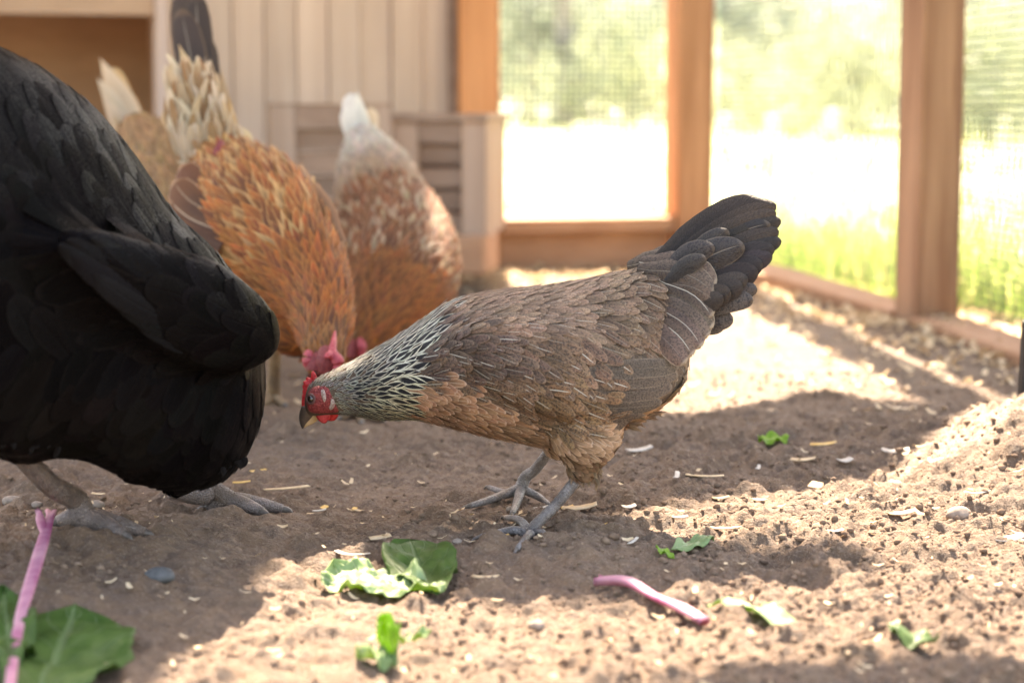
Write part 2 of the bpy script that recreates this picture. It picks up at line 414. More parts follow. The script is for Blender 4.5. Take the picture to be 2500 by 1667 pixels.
z = gz(x, y)
cl = np.abs(perlin(x/.032, y/.032, 5)); cl2 = np.abs(perlin(x/.015, y/.015, 6)); cl3 = perlin(x/.0068, y/.0068, 8)
z += fine*loose*(.0075*(cl-.22)+.0048*(cl2-.2)+.0021*cl3+.0011*perlin(x/.0043, y/.0043, 12)+.014*np.clip(perlin(x/.036, y/.036, 9)-.14, 0, 1)-.012*np.clip(perlin(x/.06, y/.045, 19)-.25, 0, 1))
z -= np.clip((y-30)/100, 0, 1)*0
V = np.stack([x, y, z], 1)
nx, ny = len(gx), len(gy)
I = np.arange(nx*ny).reshape(ny, nx)
F = np.stack([I[:-1, :-1], I[:-1, 1:], I[1:, 1:], I[1:, :-1]], -1).reshape(-1, 4)
tag(mobj('ground', V, F, M['soil']), kind='structure')

# crumbs of soil lying on the surface
def crumbs(n, seed):
    r = np.random.default_rng(seed)
    bm = bmesh.new(); bmesh.ops.create_icosphere(bm, subdivisions=1, radius=1); bm.verts.ensure_lookup_table()
    v0 = np.array([v.co[:] for v in bm.verts]); f0 = np.array([[v.index for v in f.verts] for f in bm.faces]); bm.free()
    yy = 1.08+(r.random(n)**1.25)*1.5; xx = (r.random(n)-.5)*.62*yy/1.2*1.15+.02
    den = perlin(xx/.07, yy/.07, 21)+.5*np.clip(xx/.2, -1, 1)
    keep = den > -.05+.5*r.random(n)-.3
    xx, yy = xx[keep], yy[keep]; n = len(xx)
    sz = .0006+.0032*r.random(n)**4.5
    zz = gz(xx, yy)+fine_z(xx, yy)+sz*.1
    nn = len(v0)
    ang = r.random(n)*6.28; sx = .7+.6*r.random(n); sz2 = .55+.4*r.random(n)
    jit = 1+.75*(r.random((n, nn))-.5)
    L = v0[None]*jit[..., None]
    X = L[..., 0]*sx[:, None]; Y = L[..., 1]; Z = L[..., 2]*sz2[:, None]
    ca, sa = np.cos(ang)[:, None], np.sin(ang)[:, None]
    P = np.stack([(X*ca-Y*sa)*sz[:, None]+xx[:, None], (X*sa+Y*ca)*sz[:, None]+yy[:, None], Z*sz[:, None]+zz[:, None]], -1).reshape(-1, 3)
    FF = (f0[None]+(np.arange(n)*nn)[:, None, None]).reshape(-1, 3)
    return P, FF
def fine_z(x, y):
    fine = np.clip((2.55-y)/.45, 0, 1)*np.clip((1.2-np.abs(x))/.4, 0, 1)
    loose = .85+.25*np.clip((x-.02)/.15, 0, 1)+.25*perlin(x/.15, y/.15, 33)
    cl = np.abs(perlin(x/.032, y/.032, 5)); cl2 = np.abs(perlin(x/.015, y/.015, 6)); cl3 = perlin(x/.0068, y/.0068, 8)
    return fine*loose*(.0075*(cl-.22)+.0048*(cl2-.2)+.0021*cl3+.0011*perlin(x/.0043, y/.0043, 12)+.014*np.clip(perlin(x/.036, y/.036, 9)-.14, 0, 1)-.012*np.clip(perlin(x/.06, y/.045, 19)-.25, 0, 1))
P, FF = crumbs(30000, 3)
tag(mobj('soil_crumbs', P, FF, M['crumb']), 'loose brown soil crumbs over the run floor', 'soil', kind='stuff')

# ------------------------------------------------------------------ the run: fences, coop, added sun occluders
U = Vector((.965, .263, 0)).normalized(); Wv = Vector((.263, -.965, 0)).normalized(); Z = Vector((0, 0, 1))
CORNER = Vector((.365, 4.25, 0))
def post(name, c, hw, hd, h, mat, parent, a=U, b=Wv):
    return box(name, c+Z*(h/2-.02), a*hw, b*hd, Z*(h/2+.02), mat, parent, .004)
def wires(name, A, B, z0, z1, pitch, parent, r=.0012):
    """welded wire mesh between ground points A and B"""
    A = Vector(A); B = Vector(B); D = (B-A); n = D.normalized(); side = n.cross(Z)
    V = []; F = []
    def bar(p, q, u, w_):
        b = len(V)
        for e in (p, q):
            for k in range(4):
                an = math.pi/2*k
                V.append((e+u*math.cos(an)*r+w_*math.sin(an)*r)[:])
        for k in range(4): F.append([b+k, b+(k+1) % 4, b+4+(k+1) % 4, b+4+k])
    zz = z0
    while zz < z1: bar(A+Z*zz, B+Z*zz, side, Z); zz += pitch
    s = 0.0
    while s < D.length: bar(A+n*s+Z*z0+side*.0007, A+n*s+Z*z1+side*.0007, side, n); s += pitch
    return mobj(name, V, F, M['wire'], parent, smooth=False, kind='stuff')

fb = empty('wire_fence', CORNER-U*.23, 'cedar framed wire mesh panel beside the board wall', 'fence')
s0 = .455
post('post', CORNER-U*s0, .041, .036, 2.4, M['orange_wood'], fb)
post('post', CORNER, .038, .038, 2.4, M['corner_wood'], fb)
box('rail', CORNER-U*(s0/2)+Z*.094-Wv*.09, U*(s0/2-.047), Wv*.135, Z*.013, M['rail_wood'], fb, .003)
box('base_board', CORNER-U*(s0/2)+Z*.029-Wv*.01, U*(s0/2-.046), Wv*.02, Z*.05, M['rail_wood'], fb, .003)
box('rail', CORNER-U*(s0/2)+Z*2.36, U*(s0/2-.047), Wv*.04, Z*.04, M['rail_wood'], fb, .003)
wires('wire_mesh', CORNER-U*(s0-.044)-Wv*.03, CORNER-U*.046-Wv*.03, .11, 2.3, .0127, fb)

RP = CORNER+Wv*1.088; Wr = Vector((.114, -.993, 0)).normalized(); Ur = Vector((.993, .114, 0))
fr = empty('wire_fence', CORNER+Wv*.9, 'wire mesh side fence with weathered post and low rail at right', 'fence')
post('post', RP, .035, .035, 2.4, M['post_wood'], fr)
post('post', RP+Wr*1.25, .045, .045, 2.4, M['post_wood'], fr)
box('rail', CORNER+Wv*(.045+(1.088-.09)/2)+Z*.006+U*.0, Wv*((1.088-.094)/2)-Z*.016, U*.042, Z*.024, M['rail_wood'], fr, .004)
box('rail', RP+Wr*(.047+.57)-Z*.002-U*.002, Wr*.57, Ur*.040, Z*.015, M['rail_wood'], fr, .004)
box('rail', CORNER+Wv*.544+Z*2.44, Wv*.58, U*.04, Z*.037, M['rail_wood'], fr, .004)
wires('wire_mesh', CORNER+Wv*.047+U*.05, RP+U*.05, .03, 2.38, .0127, fr)
wires('wire_mesh', RP+U*.05, RP+Wr*1.2+U*.05, .02, 2.38, .0127, fr)

# coop: vertical boards, opening, inside
coop = empty('chicken_coop', CORNER-U*1.1, 'weathered timber chicken coop wall of vertical boards with dark opening', 'coop')
bw = .0628; s = s0+.045+bw/2; k = 0
while s < 1.085:
    dz = .0035*(k % 2) + .0015*math.sin(k*2.3)
    box('board', CORNER-U*s+Z*.96-Wv*(.012-dz), U*(bw/2-.0010), Wv*.012, Z*.96, M['wall_wood'], coop, .0025)
    s += bw; k += 1
send = s-bw/2
box('backing_panel', CORNER-U*((s0+.05+send)/2)+Z*.95-Wv*.034, U*((send-s0-.06)/2), Wv*.008, Z*.95, M['wall_wood'], coop, .002)
box('corner_board', CORNER-U*(s0+.051)+Z*.96+Wv*.012, U*.006, Wv*.012, Z*.96, M['crate_wood'], coop, .002)
box('jamb', CORNER-U*(send+.012)+Z*.95+Wv*.001, U*.011, Wv*.03, Z*.95, M['trim_wood'], coop, .002)
box('lintel', CORNER-U*(send+.025+.5)+Z*(.505+.35)+Wv*.0, U*.5, Wv*.022, Z*.35, M['lintel'], coop, .004)
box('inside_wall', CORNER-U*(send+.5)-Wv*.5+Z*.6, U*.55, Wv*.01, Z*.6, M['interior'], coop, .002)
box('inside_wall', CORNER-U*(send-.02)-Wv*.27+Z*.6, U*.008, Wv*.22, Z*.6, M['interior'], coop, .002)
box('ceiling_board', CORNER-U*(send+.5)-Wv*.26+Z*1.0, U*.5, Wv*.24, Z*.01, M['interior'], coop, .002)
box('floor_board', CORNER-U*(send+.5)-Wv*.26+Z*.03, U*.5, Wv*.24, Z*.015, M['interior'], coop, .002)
box('side_wall', CORNER-U*(s0+.06)-Wv*.62+Z*.95, U*.01, Wv*.57, Z*.95, M['wall_wood'], coop, .002)
box('rear_wall', CORNER-U*(s0+1.3)-Wv*1.2+Z*.95, U*1.25, Wv*.01, Z*.95, M['wall_wood'], coop, .002)

HR = 2.02
sh = Vector((to_sun.x, to_sun.y, 0))*(HR/to_sun.z)
def occluder_panel(name, poly, label):  # poly is the wanted ground shadow, shifted towards the sun
    n = len(poly); V = []
    for zz in (HR, HR+.02):
        V += [(x+sh.x, y+sh.y, zz) for x, y in poly]
    F = [list(range(n))[::-1], list(range(n, 2*n))]+[[i, (i+1) % n, n+(i+1) % n, n+i] for i in range(n)]
    return tag(mobj(name, V, F, M['occluder'], smooth=False), label, 'occluder', kind='structure')
occluder_panel('occluder', [(-2.4, 2.9), (-.12, 2.9), (-.08, 2.28), (.05, 2.2), (.153, 2.19), (.232, 2.30), (.337, 2.38), (.42, 2.33), (.466, 2.2), (.485, 2.1), (.44, 2.02), (.33, 1.88), (.22, 1.76), (.1, 1.69), (-.03, 1.635), (-.14, 1.56), (-.18, 1.49), (-.2, 1.35), (-.215, 1.22), (-.23, .95), (-2.4, .95)], 'plywood roof panel over the run')  # unseen panel, outline shaped to give the shaded ground and black hen
occluder_panel('occluder', [(.03, .8), (.06, 1.17), (.14, 1.215), (.24, 1.235), (.8, 1.24), (.8, .8)], 'second plywood roof strip added out of view to darken the front right ground')  # unseen strip added to shade the front right soil

occluder_panel('occluder', [(-.115, 1.57), (-.06, 1.585), (.06, 1.59), (.16, 1.58), (.25, 1.56), (.272, 1.50), (.25, 1.46), (.17, 1.45), (.1, 1.415), (0, 1.40), (-.05, 1.43), (-.10, 1.49)], 'small plywood roof patch over the run')  # unseen patch added to keep sun off the brown hen
def dimming_mesh(x0, x1, y0, y1, zz, pitch, r):  # added unseen mesh, thick wires weaken the sun on the front soil
    V = []; F = []
    def bar(p, q, u):
        b = len(V)
        for e in (p, q):
            for k in range(4):
                an = math.pi/2*k; V.append((e+u*math.cos(an)*r+Z*math.sin(an)*r)[:])
        for k in range(4): F.append([b+k, b+(k+1) % 4, b+4+(k+1) % 4, b+4+k])
    y_ = y0
    while y_ < y1: bar(Vector((x0, y_, zz)), Vector((x1, y_, zz)), Vector((0, 1, 0))); y_ += pitch
    x_ = x0
    while x_ < x1: bar(Vector((x_, y0, zz+.002)), Vector((x_, y1, zz+.002)), Vector((1, 0, 0))); x_ += pitch
    return tag(mobj('wire_dimmer', V, F, M['wire'], None, False), 'wire mesh roof added out of view to dim the sun', 'wire roof', kind='structure')
dimming_mesh(-.75, 1.0, 1.9, 3.52, HR-.03, .0127, .0016)
# slatted crate and panel in front of the coop wall
def slat_box(name, label, px0, px1, ptop, pbot, Y, rot, nslat, mats, depth=.3, lean=0):
    a = at(px0, pbot, Y); b = at(px1, pbot, Y); t = at((px0+px1)/2, ptop, Y)
    u = Vector((math.cos(rot), math.sin(rot), 0)); v = Vector((math.sin(rot), -math.cos(rot), 0))
    Wd = (b.x-a.x)/math.cos(rot); z0, z1 = a.z, t.z; H = z1-z0
    c = Vector(((a.x+b.x)/2, Y, 0))
    rt = empty(name, c+Z*z0, label, 'crate')
    up = (Z*math.cos(lean)-v*math.sin(lean)); nv = v*math.cos(lean)+Z*math.sin(lean)
    st = .022
    def pc(nm, cu, cz, hu, hz, hd, dn, mat): box(nm, c+Z*z0+u*cu+up*cz+nv*dn, u*hu, nv*hd, up*hz, mat, rt, .003)
    for sgn in (-1, 1): pc('stile', sgn*(Wd/2-st), H/2, st, H/2, .012, 0, mats[1])
    pc('top_rail', 0, H-.02, Wd/2-2*st-.001, .02, .011, 0, mats[0])
    hs = (H-.04)/nslat
    for i in range(nslat): pc('slat', 0, hs*(i+.5), Wd/2-2*st+.008, hs/2-.0025, .007, -.008-.003*(i % 2), mats[0])
    if depth:
        for sgn in (-1, 1):
            box('side_panel', c+Z*(z0+H/2)+u*sgn*(Wd/2-.008)-v*(depth/2+.014), v*(depth/2), u*.007, Z*(H/2-.002), mats[1], rt, .003)
        box('back_panel', c+Z*(z0+H/2)-v*(depth+.02), u*(Wd/2-.018), v*.006, Z*(H/2-.003), mats[0], rt, .003)
        box('lid', c+Z*(z0+H+.006)-v*(depth/2), u*(Wd/2+.004), v*(depth/2+.022), Z*.005, mats[1], rt, .002)
    return rt
crate = slat_box('slatted_crate', 'grey brown slatted wooden crate on a thick beam beside the cedar post', 965, 1190, 295, 572, 3.72, R(-8), 4, (M['crate_wood'], M['crate_post']), .2)
slat_box('wooden_screen', 'slatted wooden panel leaning on the board wall left of the crate', 668, 955, 255, 660, 3.62, R(14), 6, (M['crate_wood'], M['crate_post']), 0, R(3))
bc = at(1140, 615, 3.76)
beam = tag(box('timber_beam', bc-Vector((.16, -.03, 0))*.9, Vector((.19, -.035, 0)), Vector((.012, .075, 0)), Z*.036, M['rail_wood'], None, .005, origin=bc-Z*.04), 'short thick timber beam on the soil under the slatted crate', 'beam')

# dark stake at the right edge
g = on_ground(2492, 1060)
V, F = box_vf(g+Vector((.006, 0, .04)), (.008, .001, 0), (-.001, .006, 0), (.0015, 0, .05), .0012)
tag(mobj('dark_stake', V, F, M['black_plastic'], None, False, origin=g), 'black stake standing in the soil mound at the right edge', 'stake')

# ------------------------------------------------------------------ feathers and hens
SROW = np.array([0, .16, .32, .48, .62, .74, .84, .91, .96, .987, 1.0]); TCOL = np.array([-1, -.55, 0, .55, 1.0])
def wprof(kind):
    s = SROW
    if kind == 'lance': w_ = (.5+.5*np.clip(s/.35, 0, 1))*np.clip(1-np.clip((s-.35)/.65, 0, 1)**1.7, 0, 1)
    elif kind == 'long': w_ = (.5+.5*np.clip(s/.3, 0, 1))*np.sqrt(np.clip(1-np.clip((s-.72)/.28, 0, 1)**2.2, 0, 1))
    else: w_ = (.55+.45*np.clip(s/.4, 0, 1))*np.sqrt(np.clip(1-np.clip((s-.5)/.5, 0, 1)**2.4, 0, 1))
    return np.maximum(w_, .05)
PROF = {k: wprof(k) for k in ('lance', 'long', 'round')}
NR, NC = len(SROW), len(TCOL)
FQ = np.array([[r*NC+c, r*NC+c+1, (r+1)*NC+c+1, (r+1)*NC+c] for r in range(NR-1) for c in range(NC-1)])
FUV = np.array([[t*.5+.5, s] for s in SROW for t in TCOL])

class Coat:
    """collects feathers per (part, material)"""
    def __init__(s): s.d = {}
    def add(s, key, V, col):
        e = s.d.setdefault(key, [[], [], [], []]); b = len(e[0])*NR*NC
        e[0].append(V); e[1].append(FQ+b); e[2].append(FUV); e[3].append(np.tile(np.append(np.asarray(col, dtype=float), random.random()), (NR*NC, 1)))
    def build(s, parent, names):
        for key, e in s.d.items():
            mobj(names.get(key, 'plumage'), np.vstack(e[0]), np.vstack(e[1]), M[key], parent, uv=np.vstack(e[2]), col=np.vstack(e[3]), kind='stuff')

def lay_feather(bvh, P, D, L, Wd, prof, lift, base=.0005, stiff=0.0, arch=.12, roll=0.0):
    loc, nrm, _, _ = bvh.find_nearest(P)
    T = (D-nrm*D.dot(nrm))
    if T.length < 1e-5: return None
    T.normalize(); B = nrm.cross(T)
    if roll:
        B = (B*math.cos(roll)+nrm*math.sin(roll))
    wp = PROF[prof]; out = np.empty((NR*NC, 3)); k = 0
    for i, s_ in enumerate(SROW):
        h = base+lift*s_**1.4
        for t in TCOL:
            p = loc+T*((s_-.2)*L)+B*(t*Wd*.5*wp[i])
            q, n2, _, _ = bvh.find_nearest(p)
            f = q+n2*(h-arch*Wd*.5*t*t*s_*.6)
            if stiff: f = f.lerp(p+nrm*(h-arch*Wd*.5*t*t), stiff*s_)
            out[k] = f; k += 1
    return out
def free_feather(A, Bp, Wd, view_n, prof='long', bend=0.0, arch=.15, sag=None, twist=0.0):
    """feather from A to Bp (world), broad face towards view_n, bend sideways"""
    A = Vector(A); Bp = Vector(Bp); T = (Bp-A); L = T.length; T.normalize()
    N = (view_n-T*view_n.dot(T)).normalized(); B = N.cross(T)
    wp = PROF[prof]; out = np.empty((NR*NC, 3)); k = 0
    for i, s_ in enumerate(SROW):
        cen = A+T*(s_*L)+B*(bend*L*math.sin(s_*math.pi*.5)**2*(1-s_)*2.0)
        if sag: cen = cen+Vector(sag)*(s_**2)
        an = twist*s_; b2 = B*math.cos(an)+N*math.sin(an); n2 = N*math.cos(an)-B*math.sin(an)
        for t in TCOL:
            out[k] = cen+b2*(t*Wd*.5*wp[i])-n2*(arch*Wd*.5*t*t); k += 1
    return out
def single(name, V, mat, col, parent):
    return mobj(name, V, FQ.copy(), mat, parent, uv=FUV, col=np.tile(np.append(np.asarray(col, dtype=float), random.random()), (NR*NC, 1)))
def remeshed(V, F, voxel, smooth_it=4):
    me = bpy.data.meshes.new('tmp'); me.from_pydata([tuple(v) for v in V], [], F); me.update()
    o = bpy.data.objects.new('tmp', me); C.objects.link(o)
    md = o.modifiers.new('r', 'REMESH'); md.mode = 'VOXEL'; md.voxel_size = voxel
    if smooth_it:
        s_ = o.modifiers.new('s', 'SMOOTH'); s_.iterations = smooth_it; s_.factor = .5
    dg = bpy.context.evaluated_depsgraph_get(); ev = o.evaluated_get(dg); m2 = ev.to_mesh()
    n = len(m2.vertices); co = np.empty(n*3, dtype=np.float32); m2.vertices.foreach_get('co', co)
    faces = [list(p.vertices) for p in m2.polygons]
    ev.to_mesh_clear(); bpy.data.objects.remove(o); bpy.data.meshes.remove(me)
    return co.reshape(-1, 3), faces
def surf_samples(V, F, n, r):
    V = np.asarray(V); T = []
    for f in F:
        for i in range(1, len(f)-1): T.append((f[0], f[i], f[i+1]))
    T = np.array(T); a, b, c = V[T[:, 0]], V[T[:, 1]], V[T[:, 2]]
    ar = np.linalg.norm(np.cross(b-a, c-a), axis=1); ar /= ar.sum()
    idx = r.choice(len(T), n, p=ar); u = np.sqrt(r.random(n))[:, None]; v = r.random(n)[:, None]
    return a[idx]*(1-u)+b[idx]*(u*(1-v))+c[idx]*(u*v)
def dart(P, spacing):
    """greedy poisson thinning with variable spacing"""
    cell = {}; keep = []; g = max(spacing)
    for i, p in enumerate(P):
        k = (int(p[0]//g), int(p[1]//g), int(p[2]//g)); ok = True
        for dx in (-1, 0, 1):
            for dy in (-1, 0, 1):
                for dz in (-1, 0, 1):
                    for j in cell.get((k[0]+dx, k[1]+dy, k[2]+dz), ()):
                        q = P[j]; rr = (spacing[i]+spacing[j])*.5
                        if (p[0]-q[0])**2+(p[1]-q[1])**2+(p[2]-q[2])**2 < rr*rr: ok = False; break
                    if not ok: break
                if not ok: break
            if not ok: break
        if ok: keep.append(i); cell.setdefault(k, []).append(i)
    return keep
def inside(poly, x, y):
    c = False; n = len(poly); j = n-1
    for i in range(n):
        xi, yi = poly[i]; xj, yj = poly[j]
        if (yi > y) != (yj > y) and x < (xj-xi)*(y-yi)/(yj-yi)+xi: c = not c
        j = i
    return c
def loft(rings):
    V = []; F = []; n = len(rings[0])
    for r in rings: V += [tuple(p) for p in r]
    for i in range(len(rings)-1):
        for k in range(n): F.append([i*n+k, i*n+(k+1) % n, (i+1)*n+(k+1) % n, (i+1)*n+k])
    F.append(list(range(n))[::-1]); F.append([(len(rings)-1)*n+k for k in range(n)])
    return V, F
def profile_loft(rows, Yf, n=44, seg=26):
    """rows: (px x, top py, bottom py, half width m); vertical slices at depth Yf(px)"""
    D = catmull(np.array(rows, dtype=float), n); rings = []
    for px, t, b, hw in D:
        Y = Yf(px); T = at(px, t, Y); B = at(px, b, Y); c = (T+B)/2; h = (T.z-B.z)/2; ring = []
        for k in range(seg):
            a = 2*math.pi*k/seg; ca, sa = math.cos(a), math.sin(a)
            ring.append(c+Vector((0, max(hw, .0005)*math.copysign(abs(ca)**.92, ca), h*sa)))
        rings.append(ring)
    return loft(rings)
def spine_loft(rows, n=40, seg=24):
    """rows: (px, py, Y, lateral r, vertical r)"""
    D = catmull(np.array([list(at(a, b, c))+[d, e] for a, b, c, d, e in rows]), n); rings = []; cen = []
    for i in range(n):
        T = Vector(D[min(i+1, n-1)][:3]-D[max(i-1, 0)][:3]).normalized()
        S = T.cross(Z); S = S.normalized() if S.length > .05 else Vector((1, 0, 0)); Un = S.cross(T)
        c = Vector(D[i][:3]); cen.append((c, T, S, Un, D[i][3], D[i][4]))
        rings.append([c+S*math.cos(a)*D[i][3]+Un*math.sin(a)*D[i][4] for a in [2*math.pi*k/seg for k in range(seg)]])
    V, F = loft(rings)
    return V, F, cen

def leg(parent, pts, rads, toes, mat, seg=12):
    """shank through pts, toes: list of (list of points, radii)"""
    n_ = 57; D_ = catmull(np.hstack([np.asarray([list(p) for p in pts]), np.asarray(rads).reshape(-1, 1)]), n_)
    D_[:, 3] *= 1+.05*((np.arange(n_) % 4)/3.0-.5)*np.clip((np.arange(n_)-4)/6, 0, 1)
    V, F = tube([Vector(d_[:3]) for d_ in D_], list(D_[:, 3]), n_, seg)
    o = mobj('leg', V, F, mat, parent)
    for tp, tr in toes:
        tr = [q*.86 for q in tr]
        v, f = tube(tp, tr, 9, 9); mobj('toe', v, f, mat, o)
        e = Vector(tp[-1]); dr = (Vector(tp[-1])-Vector(tp[-2])).normalized()
        v, f = tube([e-dr*.002, e+dr*.005, e+dr*.010-Z*.003], [tr[-1]*.8, tr[-1]*.6, .0004], 6, 7); mobj('claw', v, f, M['claw'], o)
    return o

def jit(c, a=.12):
    k = 1+random.uniform(-a, a); return tuple(max(0.002, x*k*(1+random.uniform(-a*.3, a*.3))) for x in c)

# ------------------------------ main hen (brown, silver-and-black neck)
def main_hen():
    Y0 = 1.655
    def Yf(px): return Y0+(px-1250)*.00002
    foot = on_ground(1300, 1300)
    rt = empty('hen', (foot.x, Y0, foot.z), 'brown hen with black and cream striped neck bending to peck, in front', 'hen', 'hens in the run')
    rows = [(744, 972, 1000, .002), (750, 948, 1010, .0085), (762, 933, 1016, .0125), (780, 920, 1014, .0150), (805, 909, 1012, .0165), (838, 893, 1012, .0185), (870, 878, 1014, .0225),
            (905, 859, 1019, .028), (947, 836, 1022, .035), (1010, 797, 1020, .044), (1056, 765, 1027, .050), (1100, 738, 1038, .056),
            (1160, 722, 1052, .062), (1245, 708, 1070, .068), (1331, 700, 1083, .071), (1417, 686, 1075, .071), (1503, 670, 1046, .066), (1561, 658, 1024, .058),
            (1605, 655, 996, .046), (1640, 690, 966, .034), (1662, 760, 930, .020), (1674, 840, 900, .006)]
    A = profile_loft(rows, Yf, 60, 28)
    near = Y0-.036; far = Y0+.05
    thigh = [tube([at(1430, 1000, near), at(1425, 1085, near-.004), at(1420, 1130, near-.004), at(1408, 1168, near-.004)], [.030, .027, .014, .0075], 10, 12),
             tube([at(1400, 1010, far), at(1370, 1070, far), at(1338, 1108, far)], [.030, .022, .008], 8, 12)]
    wing = tube([at(1090, 880, Y0-.052), at(1200, 870, Y0-.064), at(1350, 900, Y0-.066), at(1480, 930, Y0-.060), at(1600, 925, Y0-.042), at(1660, 905, Y0-.02)], [.012, .030, .036, .034, .022, .006], 16, 14)
    # flatten the wing slab in Y
    wv = []
    for i, p in enumerate(wing[0]):
        px_, _ = topx(p); cY = np.interp(px_, [1090, 1200, 1350, 1480, 1600, 1660], [Y0-.048, Y0-.060, Y0-.063, Y0-.057, Y0-.040, Y0-.02])
        wv.append((p[0], cY+(p[1]-cY)*.38, p[2]))
    V, F = merge([A]+thigh+[(wv, wing[1])])
    V, F = remeshed(V, F, .0028, 4)
    mobj('body', V, F, M['under'], rt)
    bvh = BVHTree.FromPolygons([tuple(v) for v in V], F)
    # control points: px,py, angle(deg, down-right positive), length px, width px, spacing px
    CP = np.array([
        (765, 940, -60, 10, 4, 4), (790, 918, -28, 15, 5, 5), (830, 905, -26, 22, 6, 6.5), (830, 960, 5, 20, 5, 6), (850, 1005, 18, 26, 6, 7),
        (870, 900, -26, 38, 12, 10), (870, 950, -8, 40, 12, 11), (900, 1005, 6, 46, 14, 12.5),
        (930, 860, -28, 54, 18, 16), (940, 920, -10, 60, 19, 17.5), (960, 990, 5, 62, 19, 17.5), (1010, 820, -30, 60, 22, 18), (1030, 880, -12, 68, 23, 20), (1010, 950, 4, 68, 22, 20),
        (1070, 780, -22, 60, 22, 18), (1130, 745, -12, 60, 22, 18),
        (1040, 990, 6, 44, 25, 17), (1100, 985, 6, 52, 28, 20), (1180, 1010, 10, 64, 28, 22), (1290, 1060, 12, 76, 26, 23), (1390, 1100, 20, 70, 24, 21), (1420, 1140, 55, 40, 18, 12),
        (1110, 890, 2, 68, 30, 22), (1150, 850, 10, 72, 32, 24), (1250, 870, 24, 84, 34, 26), (1340, 900, 34, 88, 36, 27), (1420, 880, 34, 92, 38, 28), (1300, 970, 36, 84, 34, 26), (1400, 980, 32, 90, 38, 28),
        (1200, 760, 2, 68, 24, 20), (1300, 740, 8, 70, 27, 21), (1300, 800, 16, 76, 30, 23), (1400, 720, 10, 74, 31, 22), (1420, 790, 22, 84, 34, 25),
        (1500, 700, 14, 88, 38, 26), (1500, 780, 27, 92, 40, 27), (1560, 850, 38, 100, 42, 29), (1600, 760, 44, 104, 46, 32), (1640, 820, 58, 100, 46, 32), (1580, 690, 26, 100, 46, 31),
        (1500, 1030, -14, 70, 26, 18), (1580, 980, -25, 70, 30, 20)])
    HK = [(700, 850), (1100, 700), (1118, 742), (1092, 775), (1062, 815), (1046, 870), (1030, 930), (1008, 985), (985, 1060), (700, 1060)]
    BR = [(985, 1100), (1000, 985), (1012, 940), (1060, 935), (1120, 945), (1190, 985), (1260, 1028), (1340, 1040), (1420, 1035), (1480, 1030), (1560, 1000), (1640, 985), (1640, 1100), (1500, 1250), (1300, 1250)]
    SA = [(1400, 640), (1430, 760), (1500, 850), (1600, 890), (1720, 900), (1720, 600)]
    BK = [(1040, 680), (1118, 742), (1080, 800), (1200, 810), (1330, 830), (1460, 830), (1440, 640)]
    FL = [(1465, 860), (1520, 845), (1600, 885), (1700, 890), (1700, 960), (1590, 1000), (1480, 1035), (1440, 1020), (1470, 950)]
    FACE = [(735, 958), (752, 948), (775, 944), (806, 950), (826, 995), (826, 1025), (735, 1030)]
    r = np.random.default_rng(11); S = surf_samples(V, F, 34000, r)
    PXY = np.array([topx(p) for p in S]); k = FPX/Y0
    wgt = 1/(((PXY[:, None, 0]-CP[None, :, 0])**2+(PXY[:, None, 1]-CP[None, :, 1])**2)+60)**1.6
    wgt /= wgt.sum(1, keepdims=True)
    ang = np.radians((wgt*CP[None, :, 2]).sum(1)); Ls = (wgt*CP[None, :, 3]).sum(1)/k*.90; Ws = (wgt*CP[None, :, 4]).sum(1)/k*.74; sp = (wgt*CP[None, :, 5]).sum(1)/k*.74
    hk_ = np.array([inside(HK, q[0], q[1]) for q in PXY]); Ws = np.where(hk_, Ws*1.3, Ws); sp = np.where(hk_, sp*1.27, sp)
    keep = dart(S, sp*.92)
    coat = Coat(); big = []
    for i in keep:
        px, py = PXY[i]
        if inside(FACE, px, py) or px < 752: continue
        qx, qy = px, py
        if px > 880: px += random.gauss(0, 11); py += random.gauss(0, 16 if px > 1040 else 9)
        P = Vector(S[i]); farside = P.y > Y0+.012
        if farside and random.random() < .25: continue
        a = ang[i]+random.gauss(0, .15); D = Vector((math.cos(a), 0, -math.sin(a)))
        L = Ls[i]*random.uniform(.75, 1.25); Wd = Ws[i]*random.uniform(.7, 1.2)
        lift = .0016; base = .0005; prof = 'round'; stiff = .12
        if inside(HK, px, py):
            if px < 862: key = 'f_crown'; col = jit((.46, .42, .34), .3); prof = 'lance'; lift = .0008
            else: key = 'f_hackle'; g = np.clip((px-862)/80, 0, 1); lo = np.clip((py-900)/110, 0, 1); col = jit(tuple(np.array((.40, .37, .29))*(1-g)+np.array((.78-.04*lo, .73-.06*lo, .57-.14*lo))*g), .15); prof = 'lance'; lift = .0015
        elif inside(FL, px, py): key = 'f_flank'; col = jit((.18, .13, .097), .08); lift = .0008; base = .001; L *= 1.5; Wd *= 1.6
        elif inside(BR, px, py):
            key = 'f_breast'; f = np.clip((px-1050)/350, 0, 1); c0 = np.array((.43, .255, .175))*(1-f)+np.array((.46, .295, .19))*f; lift = .0022
            if py > 1120: c0 = np.array((.40, .27, .18)); key = 'f_fluff'
            col = jit(tuple(c0), .16)
        elif inside(SA, px, py): key = 'f_saddle'; col = jit((.225, .155, .112), .14); lift = .0026; stiff = .3
        elif inside(BK, px, py): lift = .0018; key = 'f_back'; col = jit((.29, .195, .145), .14); prof = 'round'
        else:
            key = 'f_wing'; f = np.clip((py-900)/110, 0, 1)*np.clip((px-1200)/150, 0, 1)
            col = jit(tuple(np.array((.225, .148, .108))*(1-f)+np.array((.31, .20, .115))*f), .16); lift = .0026; base = .0022 if px > 1330 else .0009
        if key not in ('f_hackle', 'f_crown'):
            k2 = 1+.35*float(perlin(qx/75, qy/55, 77))+.15*float(perlin(qx/28, qy/28, 78))
            col = tuple(max(.003, c_*k2) for c_ in col)
